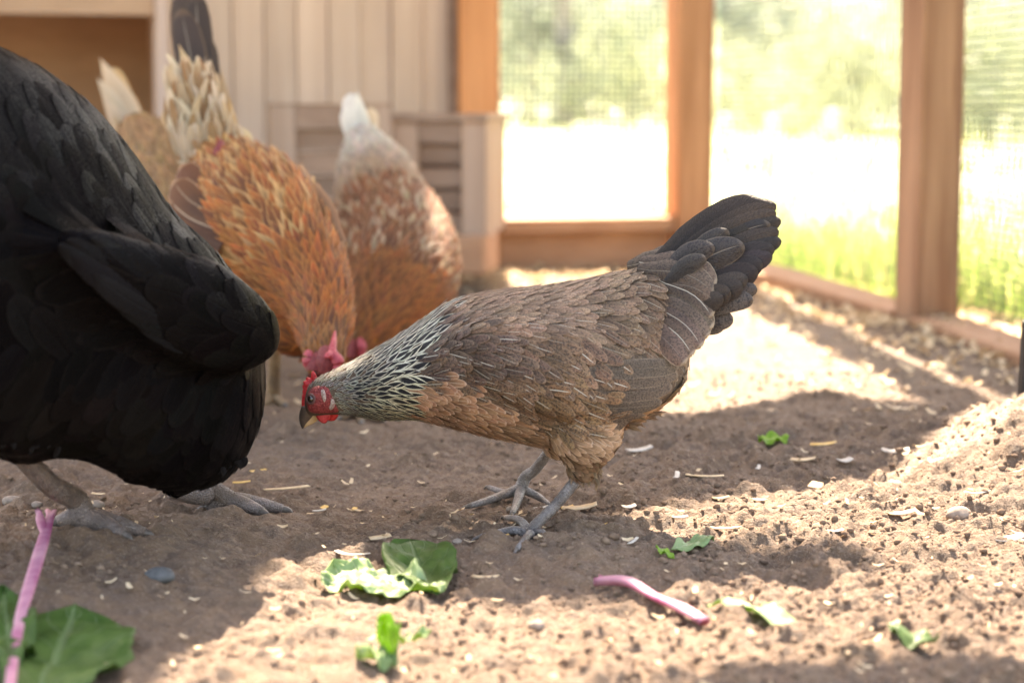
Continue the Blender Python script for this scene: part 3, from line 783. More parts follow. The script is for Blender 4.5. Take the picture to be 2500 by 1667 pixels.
        if key == 'f_wing' and px < 1270 and py < 915: col = (col[0]*.74, col[1]*.78, col[2]*.92)
        if key == 'f_breast' and py > 1035: f = min(1, (py-1035)/45); col = tuple(np.array(col)*(1-f*.7)+np.array((.56, .39, .275))*f*.7)
        if key not in ('f_hackle', 'f_crown'): col = (col[0]*1.12, col[1]*.99, col[2]*.82)
        Vf = lay_feather(bvh, P, D, L, Wd, prof, lift*random.uniform(.8, 1.3), base, stiff)
        if Vf is None: continue
        if not farside and Wd*L > .00018*1.0 and key in ('f_saddle', 'f_wing') : big.append((Wd*L, key, Vf, col))
        else: coat.add(key, Vf, col)
    big.sort(key=lambda e: -e[0])
    for n_, (_, key, Vf, col) in enumerate(big):
        if n_ < 240: single('saddle_feather' if key == 'f_saddle' else 'wing_covert', Vf, M[key], col, rt)
        else: coat.add(key, Vf, col)
    coat.build(rt, {'f_hackle': 'neck_hackle', 'f_crown': 'crown_feathers', 'f_breast': 'breast_plumage', 'f_back': 'back_plumage', 'f_fluff': 'thigh_plumage', 'f_flank': 'flank_plumage', 'f_wing': 'wing_plumage', 'f_saddle': 'saddle_plumage'})
    # ---- wing: long smooth secondaries along the flank
    wg = None
    for j, (b, t, wpx, off) in enumerate([((1380, 1000), (1585, 1000), 46, .0010), ((1390, 975), (1625, 975), 50, .0016), ((1400, 950), (1652, 942), 52, .0022), ((1410, 925), (1670, 912), 50, .0028), ((1420, 905), (1672, 890), 46, .0034)]):
        A_ = at(*b, Y0-.062); B_ = at(*t, Y0-.040)
        P = (A_+B_)/2; L = (B_-A_).length
        lf = lay_feather(bvh, A_+(B_-A_)*.2, (B_-A_), L, wpx/k, 'long', .001, off, .15, .06)
        if lf is not None: single('flight_feather', lf, M['f_flank'], jit((.18, .13, .097), .06), rt)
    # ---- tail
    vn = Vector((0, -1, .0)); tl = []
    tails = [((1600, 640), (1852, 484), 62, .10), ((1612, 655), (1893, 497), 66, .10), ((1622, 668), (1905, 535), 66, .07), ((1630, 690), (1906, 585), 64, .05),
             ((1640, 715), (1890, 628), 62, .04), ((1645, 735), (1862, 672), 60, .03), ((1650, 750), (1832, 716), 56, .02), ((1650, 765), (1790, 752), 50, .0)]
    tt_ = []
    for q in range(len(tails)*2-1):
        i0 = q//2; i1 = min(i0+(q % 2), len(tails)-1); A0, B0 = tails[i0], tails[i1]
        sh_ = 0 if q % 2 == 0 else -6
        tt_.append((((A0[0][0]+B0[0][0])/2, (A0[0][1]+B0[0][1])/2), ((A0[1][0]+B0[1][0])/2+sh_, (A0[1][1]+B0[1][1])/2), (A0[2]+B0[2])/2*random.uniform(.9, 1.1), (A0[3]+B0[3])/2))
    for side in (-1, 1):
        for j, (b, t, wpx, bd) in enumerate(tt_):
            j = j/2; ax = 1745+(t[0]-1650)*0; dev = (t[1]-560)-(t[0]-1880)*.0; t = (t[0]-max(0, t[1]-590)*.16, t[1]-max(0, t[1]-590)*.16)
            y_ = Y0+side*(.006+.0028*j); yt = Y0+side*(.006+.0055*j)
            n_ = Vector((0, side*1.0, .35)) if side > 0 else Vector((0, -1, .30))
            col = jit((.058, .039, .028), .25) if not 2.6 < j < 5.2 else jit((.040, .030, .025), .25)
            Vf = free_feather(at(b[0], b[1], y_), at(t[0], t[1], yt), wpx*1.05/k, n_, 'long', bd*(1 if side < 0 else -1), .22)
            single('tail_feather', Vf, M['f_tail'], col, rt)
    cov = [((1640, 690), (1815, 596), 62, .12, .022, .048), ((1620, 668), (1742, 600), 46, .12, .020, .055), ((1650, 700), (1850, 618), 60, .12, .018, .04), ((1625, 690), (1722, 628), 36, .1, .026, .05), ((1660, 700), (1775, 560), 50, .1, .014, .04), ((1700, 640), (1880, 545), 50, .14, .012, .022),
           ((1680, 740), (1848, 704), 48, .12, .030, .075), ((1668, 760), (1838, 730), 52, .14, .033, .085), ((1640, 780), (1790, 780), 50, .05, .026, .10), ((1670, 790), (1768, 796), 40, .06, .024, .13)]
    for b, t, wpx, bd, dy, br in cov:
        Vf = free_feather(at(b[0], b[1], Y0-dy+.004), at(t[0], t[1], Y0-dy-.006), wpx*1.35/k, Vector((0, -1, .25)), 'round', bd, .25)
        single('tail_covert', Vf, M['f_covert'], jit((br*1.1, br*.84, br*.68), .08), rt)
    sad = [((1560, 640), (1748, 694), 58, .22, .034), ((1555, 655), (1742, 712), 54, .2, .038), ((1590, 690), (1745, 735), 52, .2, .042), ((1600, 680), (1738, 772), 54, .2, .044), ((1600, 710), (1738, 800), 50, .18, .047), ((1600, 720), (1728, 820), 50, .18, .050), ((1590, 740), (1712, 845), 50, .16, .053), ((1570, 760), (1690, 866), 50, .15, .055), ((1540, 770), (1672, 886), 52, .12, .058),
           ((1530, 650), (1650, 640), 44, .12, .012), ((1560, 640), (1700, 640), 50, .2, .018), ((1580, 640), (1735, 668), 50, .24, .024)]
    for b, t, wpx, bd, dy in sad:
        Vf = free_feather(at(b[0], b[1], Y0-dy+.026), at(t[0], t[1], Y0-dy+.001), wpx*1.2/k, Vector((.05, -1, .15)), 'long', bd, .3)
        single('saddle_feather', Vf, M['f_saddle'], jit((.19, .126, .085), .18), rt)
    # rear belly fluff and thigh fluff
    flu = []
    for j in range(60):
        px = random.uniform(1480, 1600); f = (px-1480)/120; py = 1064-f*52+random.uniform(-16, 0)
        yy = Y0+random.uniform(-.035, .035); a = R(random.uniform(-20, 40)); A_ = at(px, py, yy); B_ = A_+Vector((math.cos(a), random.uniform(-.2, .2), -math.sin(a)))*random.uniform(.006, .012)
        flu.append(free_feather(A_, B_, .0022, vn, 'lance', random.uniform(-.2, .2), .1))
    for j in range(70):
        px = random.uniform(1390, 1462); py = random.uniform(1110, 1165); A_ = at(px, py, near-random.uniform(-.01, .014)); a = R(random.uniform(55, 110))
        if (px-1425)/40 + (py-1165)/60 > 1.0 or px < 1386+(py-1150)*.3: continue
        flu.append(free_feather(A_, A_+Vector((math.cos(a), 0, -math.sin(a)))*random.uniform(.007, .013), .003, vn, 'lance', random.uniform(-.2, .2), .1))
    n_ = len(flu)
    mobj('fluff', np.vstack(flu), np.vstack([FQ+i*NR*NC for i in range(n_)]), M['f_fluff'], rt, uv=np.tile(FUV, (n_, 1)), col=np.repeat(np.array([jit((.36, .24, .15), .2) for _ in range(n_)]), NR*NC, 0), kind='stuff')
    # ---- face skin patch, eye, earlobe, comb, wattles, beak
    def patch(name, poly, mat, off, dens=26, bulge=.0):
        xs = [p[0] for p in poly]; yy = [p[1] for p in poly]; cx, cy = sum(xs)/len(xs), sum(yy)/len(yy)
        PC = catmull(np.array(poly+[poly[0]], dtype=float), dens+1)[:-1]; Vv = []; Ff = []; nr = 6
        for q in range(nr+1):
            f = q/nr
            for p in PC:
                pp = at(cx+(p[0]-cx)*f, cy+(p[1]-cy)*f, Y0-.02); loc, nn, _, _ = bvh.find_nearest(pp)
                o_ = off*math.sqrt(max(0, 1-f**4))+bulge*max(0, 1-f*f)-(.0006 if q == nr else 0)
                w2 = loc+nn*o_; Vv.append((pp.x*.35+w2.x*.65 if False else w2.x, w2.y, w2.z))
        m_ = len(PC)
        for q in range(nr):
            for e in range(m_): Ff.append([q*m_+e, q*m_+(e+1) % m_, (q+1)*m_+(e+1) % m_, (q+1)*m_+e])
        return mobj(name, Vv, Ff, mat, rt)
    patch('face', [(738, 965), (746, 944), (768, 938), (800, 943), (816, 960), (828, 990), (830, 1010), (815, 1020), (790, 1022), (762, 1018), (742, 1004)], M['face'], .0009)
    patch('ear_lobe', [(787, 953), (794, 951), (800, 960), (799, 974), (793, 979), (789, 968)], M['earlobe'], .0010, 18, .0005)
    patch('ear_lobe', [(811, 966), (818, 968), (821, 980), (814, 992), (805, 997), (803, 988), (809, 976)], M['earlobe'], .0010, 18, .0006)
    ep = at(765, 973, Y0-.02); loc, nn, _, _ = bvh.find_nearest(ep)
    bm = bmesh.new(); bmesh.ops.create_uvsphere(bm, u_segments=18, v_segments=12, radius=.0034)
    for v in bm.verts: v.co = v.co+loc+nn*.0002
    ev = mobj('eye', [v.co[:] for v in bm.verts], [[v.index for v in f.verts] for f in bm.faces], M['eye'], rt); bm.free()
    t1 = nn.orthogonal().normalized(); t2 = nn.cross(t1)
    ring = [loc+nn*.0014+(t1*math.cos(a)+t2*math.sin(a))*.0036 for a in np.linspace(0, 2*math.pi, 19)]
    v, f = tube(ring, [.0011]*19, 40, 6, up=nn); mobj('eye_rim', v, f, M['eyerim'], ev)
    # comb: thin serrated blade with fleshy points
    base = [(768, 926), (759, 936), (752, 946), (748, 958), (746, 972), (744, 986), (744, 998)]
    tips = [(763, 906), (748, 922), (741, 931), (739, 941), (739, 954), (738, 966), (738, 978), (738, 990)]
    parts = [tube([at(*p, Y0) for p in base], [.0026, .003, .003, .003, .003, .0028, .0016], 14, 8)]
    for j, t in enumerate(tips):
        b = catmull(np.array(base, float), 9)[min(j, 8)]
        bx, by = b; mx, my = (bx*.5+t[0]*.5), (by*.5+t[1]*.5)
        parts.append(tube([at(bx, by, Y0), at(mx, my, Y0+.0006*((j % 2)*2-1)), at(t[0], t[1], Y0+.0012*((j % 2)*2-1))], [.0027, .0024, .0011], 7, 8))
    v, f = merge(parts); v, f = remeshed(v, f, .0007, 2); mobj('comb', v, f, M['comb'], rt)
    for (a_, dy) in (([(786, 1006), (790, 1016), (794, 1027), (797, 1031)], -.011), ([(806, 1008), (812, 1016), (816, 1022), (818, 1025)], .006)):
        v, f = tube([at(p[0], p[1], Y0+dy) for p in a_], [.0055, .0058, .0036, .0008], 9, 12); v = np.array(v); v[:, 1] = (v[:, 1]-(Y0+dy))*.35+Y0+dy
        mobj('wattle', v, f, M['comb'], rt)
    v, f = tube([at(757, 998, Y0), at(748, 1014, Y0), at(741, 1031, Y0), at(738.5, 1046, Y0)], [.0072, .0062, .0036, .0006], 12, 12); v = np.array(v); v[:, 1] = (v[:, 1]-Y0)*.72+Y0
    mobj('beak', v, f, M['beak'], rt)
    v, f = tube([at(770, 1012, Y0), at(758, 1024, Y0), at(748, 1034, Y0), at(742, 1043, Y0)], [.0052, .0042, .0026, .0006], 10, 10); v = np.array(v); v[:, 1] = (v[:, 1]-Y0)*.7+Y0
    mobj('lower_beak', v, f, M['beak_low'], rt)
    # ---- legs
    n1 = on_ground(1296, 1302); n1.z += .003; hk = at(1410, 1168, near-.004)
    mid = n1.lerp(hk, .5)
    def gp(px, py, l=.003): return on_ground(px, py, l)
    leg(rt, [hk, mid, n1+Vector((.004, 0, .008)), n1], [.0047, .0043, .0046, .0054],
        [([n1, gp(1255, 1302, .006), gp(1215, 1310, .005), gp(1172, 1320)], [.0056, .0042, .0036, .0026]),
         ([n1, gp(1270, 1288, .005), gp(1235, 1272)], [.005, .0038, .0026]),
         ([n1, gp(1290, 1325, .004), gp(1262, 1345, .002)], [.005, .0038, .0026]),
         ([n1, gp(1322, 1308, .002), gp(1334, 1316, 0)], [.0042, .003, .002])], M['leg_grey'])
    n2 = on_ground(1272, 1222); n2.z += .009; hk2 = at(1345, 1095, n2.y-.012)
    leg(rt, [hk2, n2.lerp(hk2, .5), n2+Vector((.004, 0, .010)), n2], [.0046, .0047, .0052, .0060],
        [([n2, gp(1235, 1228, .008), gp(1190, 1234, .005), gp(1142, 1238)], [.0064, .0048, .004, .0027]),
         ([n2, gp(1262, 1240, .005), gp(1250, 1262)], [.0055, .0042, .0027]),
         ([n2, gp(1240, 1215, .005), gp(1195, 1205)], [.0055, .0042, .0027]),
         ([n2, gp(1312, 1222, .006), gp(1345, 1238, .002)], [.005, .0038, .0024])], M['leg_grey'])
main_hen()

# ------------------------------ generic spine-built hen
def spine_hen(label, rows, under, field, n_samp, seedv, spacing, tail=(), extra=(), legs=None, head=None, legmat='leg_pink', voxel=.005, addparts=()):
    V0, F0, cen = spine_loft(rows)
    pts = [(V0, F0)]+list(addparts)
    V0, F0 = merge(pts)
    V, F = remeshed(V0, F0, voxel, 4)
    mid = cen[len(cen)//2][0]
    rt = empty('hen', (mid.x, mid.y, float(gz(mid.x, mid.y))), label, 'hen', 'hens in the run')
    mobj('body', V, F, M[under], rt)
    bvh = BVHTree.FromPolygons([tuple(v) for v in V], F)
    r = np.random.default_rng(seedv); S = surf_samples(V, F, n_samp, r)
    CC = np.array([list(c[0]) for c in cen]); coat = Coat(); info = []; sps = []
    for p in S:
        i = int(np.argmin(((CC-p)**2).sum(1))); u = i/(len(cen)-1)
        q = Vector(p)-cen[i][0]; upn = q.dot(cen[i][3])/max(cen[i][5], 1e-4); lat = q.dot(cen[i][2])/max(cen[i][4], 1e-4)
        info.append((i, u, upn, lat)); sps.append(spacing(u))
    for j in dart(S, np.array(sps)):
        i, u, upn, lat = info[j]; P = Vector(S[j]); D = cen[i][1].copy()
        e = field(u, upn, lat, P, D)
        if e is None: continue
        key, col, L, Wd, prof, lift, D2 = e
        D2 = D2+Vector((random.gauss(0, .15), random.gauss(0, .15), random.gauss(0, .15)))
        Vf = lay_feather(bvh, P, D2, L*random.uniform(.8, 1.2), Wd*random.uniform(.85, 1.15), prof, lift*random.uniform(.7, 1.4), .0008, .15)
        if Vf is not None: coat.add(key, Vf, col)
    coat.build(rt, {k_: 'plumage' for k_ in coat.d})
    for nm, key, A_, B_, Wd, vn, bd, col, sag in list(tail)+list(extra):
        single(nm, free_feather(A_, B_, Wd, vn, 'long' if key != 'f_cream' or nm != 'tail_feather' or random.random() < .6 else 'lance', bd, .2, sag), M[key], col, rt)
    if legs:
        for hk, ft, rad, toes in legs:
            leg(rt, [hk, hk.lerp(ft, .5), ft+Z*rad*1.2, ft], [rad*1.05, rad, rad*1.1, rad*1.25], [([ft]+t, [rad*1.1]+[rad*(.85-.25*q) for q in range(len(t))]) for t in toes], M[legmat])
    if head: head(rt, bvh)
    return rt

V3 = Vector
def toes4(ft, fwd, ln):
    """four toes around a foot; fwd a heading vector"""
    f = V3((fwd[0], fwd[1], 0)).normalized(); s_ = V3((-f.y, f.x, 0)); out = []
    for d_, l_ in ((f, 1), (f+s_*.8, .8), (f-s_*.8, .8), (-f, .45)):
        d_ = d_.normalized(); a = ft+d_*ln*l_*.5; b = ft+d_*ln*l_
        out.append([V3((a.x, a.y, float(gz(a.x, a.y))+.006)), V3((b.x, b.y, float(gz(b.x, b.y))+.003))])
    return out

# ---- golden hen pecking towards the camera
def f_gold(u, upn, lat, P, D):
    if u < .09: return None
    if u < .22: return ('f_neckbuff', jit((.40, .15, .045), .2), .016, .006, 'lance', .002, D)
    if u < .5: return ('f_neckbuff', jit((.38, .098, .015), .45), .042, .0085, 'lance', .005, D)
    if u < .86:
        f = (u-.5)/.36
        if random.random() < .12+.2*f: return ('f_buff', jit((.58, .30, .11), .2), .046, .008, 'lance', .007, D)
        if random.random() < .12: return ('f_buff', jit((.20, .06, .015), .2), .046, .010, 'lance', .003, D)
        return ('f_buff', jit(tuple(np.array((.40, .105, .018))*(1-f)+np.array((.36, .115, .028))*f), .45), .046, .0100, 'lance', .0065, D)
    return ('f_cream', jit((.64, .42, .22), .2), .045, .010, 'lance', .006, D)
gold_rows = [(800, 935, 1.99, .010, .012), (794, 895, 2.005, .018, .021), (790, 850, 2.02, .020, .025), (790, 795, 2.06, .027, .032), (778, 735, 2.10, .032, .040), (722, 645, 2.17, .050, .056), (655, 560, 2.235, .065, .068), (592, 490, 2.295, .060, .064), (545, 430, 2.34, .040, .046), (522, 395, 2.375, .022, .026)]
TB = lambda px, py, Y: at(px, py, Y)
vf = V3((0, -1, .15))
gt = []
for (b, t, wpx, Yb, Yt, bd, key, col) in [
    ((515, 380), (448, -40), 95, 2.42, 2.47, .02, 'f_darktip', (.06, .034, .02)), ((520, 380), (478, -20), 70, 2.41, 2.46, .03, 'f_darktip', (.05, .028, .016)), ((505, 380), (440, 20), 80, 2.405, 2.45, -.02, 'f_darktip', (.06, .035, .022)), ((525, 390), (505, 90), 60, 2.40, 2.45, .03, 'f_darktip', (.05, .03, .02)), ((560, 400), (540, 170), 70, 2.41, 2.44, .06, 'f_cream', (.5, .33, .17)),
    ((520, 400), (436, 110), 80, 2.39, 2.41, -.05, 'f_cream', (.62, .42, .22)), ((515, 405), (425, 175), 95, 2.385, 2.40, -.06, 'f_cream', (.62, .41, .2)), ((515, 410), (412, 250), 110, 2.38, 2.39, -.08, 'f_cream', (.64, .43, .22)), ((520, 420), (405, 310), 110, 2.375, 2.38, -.08, 'f_cream', (.68, .48, .27)), ((530, 420), (455, 190), 90, 2.37, 2.395, .0, 'f_cream', (.64, .44, .22)), ((530, 425), (490, 215), 85, 2.365, 2.39, .04, 'f_cream', (.6, .38, .18)), ((540, 425), (470, 280), 100, 2.36, 2.38, 0, 'f_cream', (.68, .48, .27)),
    ((560, 430), (560, 240), 80, 2.38, 2.40, .06, 'f_cream', (.56, .34, .14)), ((565, 430), (590, 310), 80, 2.37, 2.39, .08, 'f_cream', (.68, .48, .26)), ((565, 440), (606, 372), 70, 2.36, 2.375, .1, 'f_cream', (.72, .54, .34)), ((530, 430), (440, 350), 110, 2.35, 2.37, -.05, 'f_cream', (.68, .48, .27)), ((545, 430), (505, 330), 100, 2.345, 2.37, 0, 'f_cream', (.66, .45, .23)), ((560, 440), (555, 345), 90, 2.345, 2.37, .05, 'f_cream', (.68, .48, .27))]:
    Yb -= .045; Yt -= .03
    gt.append(('tail_feather', key, TB(*b, Yb), TB(*t, Yt), wpx*(.9 if key == 'f_cream' else 1.0)/2100, vf, bd, jit(col, .08), None))
for q in range(190):
    f = random.random(); yy = 400-f*270; xc = 510-f*55; hw = 92*(1-f*.55); xx = xc+random.uniform(-1, 1)*hw; e = (xx-xc)/92
    A_ = TB(xx*.55+520*.45, min(450, yy+150), 2.345-.03*(1-f)); B_ = TB(xx+e*26, yy, 2.345-.03*(1-f)+random.uniform(-.012, .004))
    gt.append(('tail_feather', 'f_cream', A_, B_, random.uniform(7, 24)/2100, vf, random.uniform(-.25, .25), jit(random.choice([(.60, .42, .25), (.70, .54, .37), (.40, .22, .10), (.64, .47, .30)]), .1), None))
ge = []
for (b, t, wpx, Yb, Yt, bd, col) in [((600, 520), (440, 400), 90, 2.195, 2.27, .18, (.17, .062, .022)), ((570, 540), (422, 440), 85, 2.19, 2.25, .16, (.17, .062, .022)), ((550, 570), (415, 490), 80, 2.185, 2.235, .12, (.17, .062, .022)), ((560, 500), (470, 392), 70, 2.22, 2.29, .15, (.17, .062, .022)), ((540, 600), (415, 540), 80, 2.175, 2.215, .1, (.17, .062, .022)),
                                      ((800, 560), (640, 400), 62, 2.165, 2.27, -.12, (.22, .1, .05)), ((770, 520), (610, 392), 50, 2.19, 2.29, -.1, (.2, .095, .05)), ((830, 590), (690, 425), 60, 2.15, 2.24, -.14, (.34, .17, .08)), ((740, 520), (600, 410), 45, 2.20, 2.28, -.05, (.6, .42, .26))]:
    ge.append(('wing_feather', 'f_brownwing', TB(*b, Yb), TB(*t, Yt), wpx/2180, V3((.0, -1, .5)), bd, jit(col, .1), None))
def gold_head(rt, bvh):
    Yh = 1.985
    v, f = merge([tube([at(818, 808, Yh+.02), at(815, 835, Yh), at(812, 860, Yh-.012), at(826, 885, Yh-.016), at(824, 915, Yh-.016)], [.0015, .0032, .0046, .0066, .0045], 14, 10), tube([at(812, 862, Yh-.01), at(800, 868, Yh-.022), at(793, 872, Yh-.028)], [.0045, .0034, .0014], 6, 8)])
    v, f = remeshed(v, f, .0012, 3); mobj('comb', v, f, M['pinkcomb'], rt)
    for pts in ([(783, 862), (776, 885), (772, 905), (778, 925)],):
        v, f = tube([at(*p, Yh) for p in pts], [.006, .010, .011, .006], 9, 10); mobj('face', v, f, M['face'], rt)
    v, f = tube([at(800, 850, Yh), at(800, 880, Yh-.006), at(798, 915, Yh-.008)], [.008, .012, .008], 9, 10); mobj('face', v, f, M['face'], rt)
    for (pts, dy) in (([(756, 855), (752, 872), (755, 890), (762, 900)], .0),):
        v, f = tube([at(*p, Yh+dy) for p in pts], [.003, .006, .0055, .003][:len(pts)], 9, 10); mobj('wattle', v, f, M['pinkcomb'], rt)
    v, f = tube([at(800, 925, Yh-.005), at(802, 950, Yh-.015), at(803, 968, Yh-.02)], [.008, .006, .001], 8, 10); mobj('beak', v, f, M['beak_low'], rt)
    for ex in (782, 818):
        bm = bmesh.new(); bmesh.ops.create_uvsphere(bm, u_segments=10, v_segments=8, radius=.004); c_ = at(ex, 885, Yh-.004)
        for q in bm.verts: q.co = q.co+c_
        mobj('eye', [q.co[:] for q in bm.verts], [[q.index for q in g_.verts] for g_ in bm.faces], M['eye'], rt); bm.free()
lf = on_ground(668, 990); lf.z += .008; lf2 = on_ground(880, 1015); lf2.z += .008
spine_hen('golden buff hen pecking head down, cream tail with dark tip raised', gold_rows, 'under_buff', f_gold, 16000, 21,
          lambda u: .0042 if u < .22 else (.0055 if u < .5 else .0064), gt, ge,
          [(at(672, 820, 2.27), lf, .0075, toes4(lf, (-.2, -1), .045)), (at(790, 830, 2.27), lf2, .0075, toes4(lf2, (.1, -1), .045))], gold_head, 'leg_tan', .005, [tube([at(700, 650, 2.24), at(730, 740, 2.19), at(752, 830, 2.16), at(756, 868, 2.155)], [.055, .045, .033, .012], 12, 14)])
# bare pink patch at the tail base of the golden hen
hen_gold = [o for o in bpy.data.objects if o.name.startswith('hen') and o.get('label', '').startswith('golden')][0]
v, f = tube([at(540, 345, 2.285), at(538, 375, 2.275), at(548, 400, 2.265)], [.003, .0085, .004], 8, 10); mobj('bare_skin', v, f, M['face'], hen_gold)

# ---- rusty hen with white tail behind
def f_rust(u, upn, lat, P, D):
    if u < .08: return None
    if u < .35: return ('f_neckbuff', jit((.32, .095, .02), .35), .03, .008, 'lance', .003, D)
    if u < .62 and random.random() < .2: return ('f_rust', jit((.56, .36, .2), .2), .034, .008, 'lance', .006, D)
    if u < .62: return ('f_rust', jit((.28, .085, .022), .35), .040, .0095, 'lance', .005, D)
    f = np.clip((u-.62)/.2, 0, 1); c = np.array((.40, .20, .09))*(1-f)+np.array((.70, .57, .44))*f
    return ('f_rust' if u < .75 else 'f_cream', jit(tuple(c), .22), .034, .010, 'lance', .0045, D)
rust_rows = [(860, 900, 2.40, .010, .012), (868, 865, 2.41, .022, .024), (890, 815, 2.44, .042, .044), (935, 745, 2.50, .068, .066), (968, 670, 2.57, .076, .074), (962, 590, 2.64, .074, .072), (935, 505, 2.70, .060, .06), (915, 430, 2.76, .050, .05), (893, 365, 2.80, .030, .03), (884, 335, 2.82, .018, .02)]
rtail = []
for (b, t, wpx, dy, col) in [((890, 380), (852, 228), 55, .0, (.80, .70, .58)), ((890, 385), (872, 222), 50, -.006, (.82, .73, .61)), ((885, 385), (845, 262), 50, -.012, (.8, .7, .57)), ((895, 380), (905, 262), 44, .004, (.72, .52, .33)), ((890, 390), (862, 300), 60, -.02, (.78, .72, .64)), ((900, 395), (915, 300), 50, -.012, (.8, .7, .56)), ((895, 410), (880, 310), 66, -.026, (.6, .44, .3))]:
    rtail.append(('tail_feather', 'f_cream', at(b[0], b[1], 2.80), at(t[0], t[1], 2.83+dy), wpx/1780, vf, 0, jit(col, .05), None))
def rust_head(rt, bvh):
    v, f = tube([at(878, 826, 2.39), at(884, 850, 2.385), at(880, 878, 2.385)], [.003, .0062, .002], 9, 10); mobj('wattle', v, f, M['pinkcomb'], rt)
    v, f = tube([at(862, 830, 2.39), at(858, 865, 2.385), at(858, 895, 2.385)], [.004, .006, .004], 9, 10); mobj('comb', v, f, M['face'], rt)
    v, f = tube([at(858, 895, 2.40), at(857, 925, 2.39)], [.008, .001], 6, 8); mobj('beak', v, f, M['beak_low'], rt)
r1 = on_ground(900, 985); r1.z += .008; r2 = on_ground(1000, 975); r2.z += .008
spine_hen('rusty brown hen with short white tail, behind the golden hen', rust_rows, 'under_buff', f_rust, 14000, 22,
          lambda u: .0058 if u < .35 else .0066, rtail, (), [(at(930, 820, 2.62), r1, .007, toes4(r1, (0, -1), .045)), (at(1000, 820, 2.62), r2, .007, toes4(r2, (0, -1), .045))], rust_head, 'leg_tan', .005)

# ---- pale hen at the back left
def f_pale(u, upn, lat, P, D):
    if u < .08: return None
    return ('f_rust', jit((.46, .23, .085), .25), .036, .011, 'lance', .0045, D)
pale_rows = [(590, 830, 2.62, .012, .014), (575, 790, 2.63, .022, .024), (555, 720, 2.65, .05, .05), (510, 630, 2.68, .075, .075), (450, 530, 2.72, .08, .078), (395, 430, 2.77, .066, .066), (350, 350, 2.81, .04, .042), (328, 312, 2.83, .022, .024)]
ptail = []
for (b, t, wpx, dy, col) in [((345, 340), (243, 142), 66, 0, (.74, .52, .34)), ((340, 345), (236, 190), 55, -.008, (.72, .52, .35)), ((350, 340), (275, 165), 40, .006, (.60, .36, .16)), ((355, 340), (310, 225), 36, .01, (.55, .3, .12)), ((345, 355), (250, 240), 66, -.014, (.68, .5, .33)), ((350, 365), (275, 285), 66, -.02, (.6, .4, .22)), ((370, 370), (330, 270), 50, -.006, (.55, .34, .17)), ((390, 400), (360, 290), 56, -.012, (.62, .42, .24)), ((420, 420), (395, 330), 60, -.018, (.6, .4, .23))]:
    ptail.append(('tail_feather', 'f_cream', at(b[0], b[1], 2.82), at(t[0], t[1], 2.84+dy), wpx/1780, vf, 0, jit(col, .06), None))
def pale_head(rt, bvh):
    v, f = tube([at(582, 760, 2.60), at(588, 800, 2.595), at(592, 830, 2.60)], [.004, .009, .005], 9, 10); mobj('comb', v, f, M['pinkcomb'], rt)
    v, f = tube([at(592, 830, 2.61), at(596, 860, 2.60)], [.008, .001], 6, 8); mobj('beak', v, f, M['beak_low'], rt)
p1 = on_ground(480, 930); p1.z += .008; p2 = on_ground(580, 935); p2.z += .008
spine_hen('pale tan hen at the back left, only its upright tail and rump showing', pale_rows, 'under_pale', f_pale, 7000, 23,
          lambda u: .0072, ptail, (), [(at(480, 780, 2.72), p1, .007, toes4(p1, (0, -1), .045)), (at(560, 780, 2.70), p2, .007, toes4(p2, (0, -1), .045))], pale_head, 'leg_tan', .006)

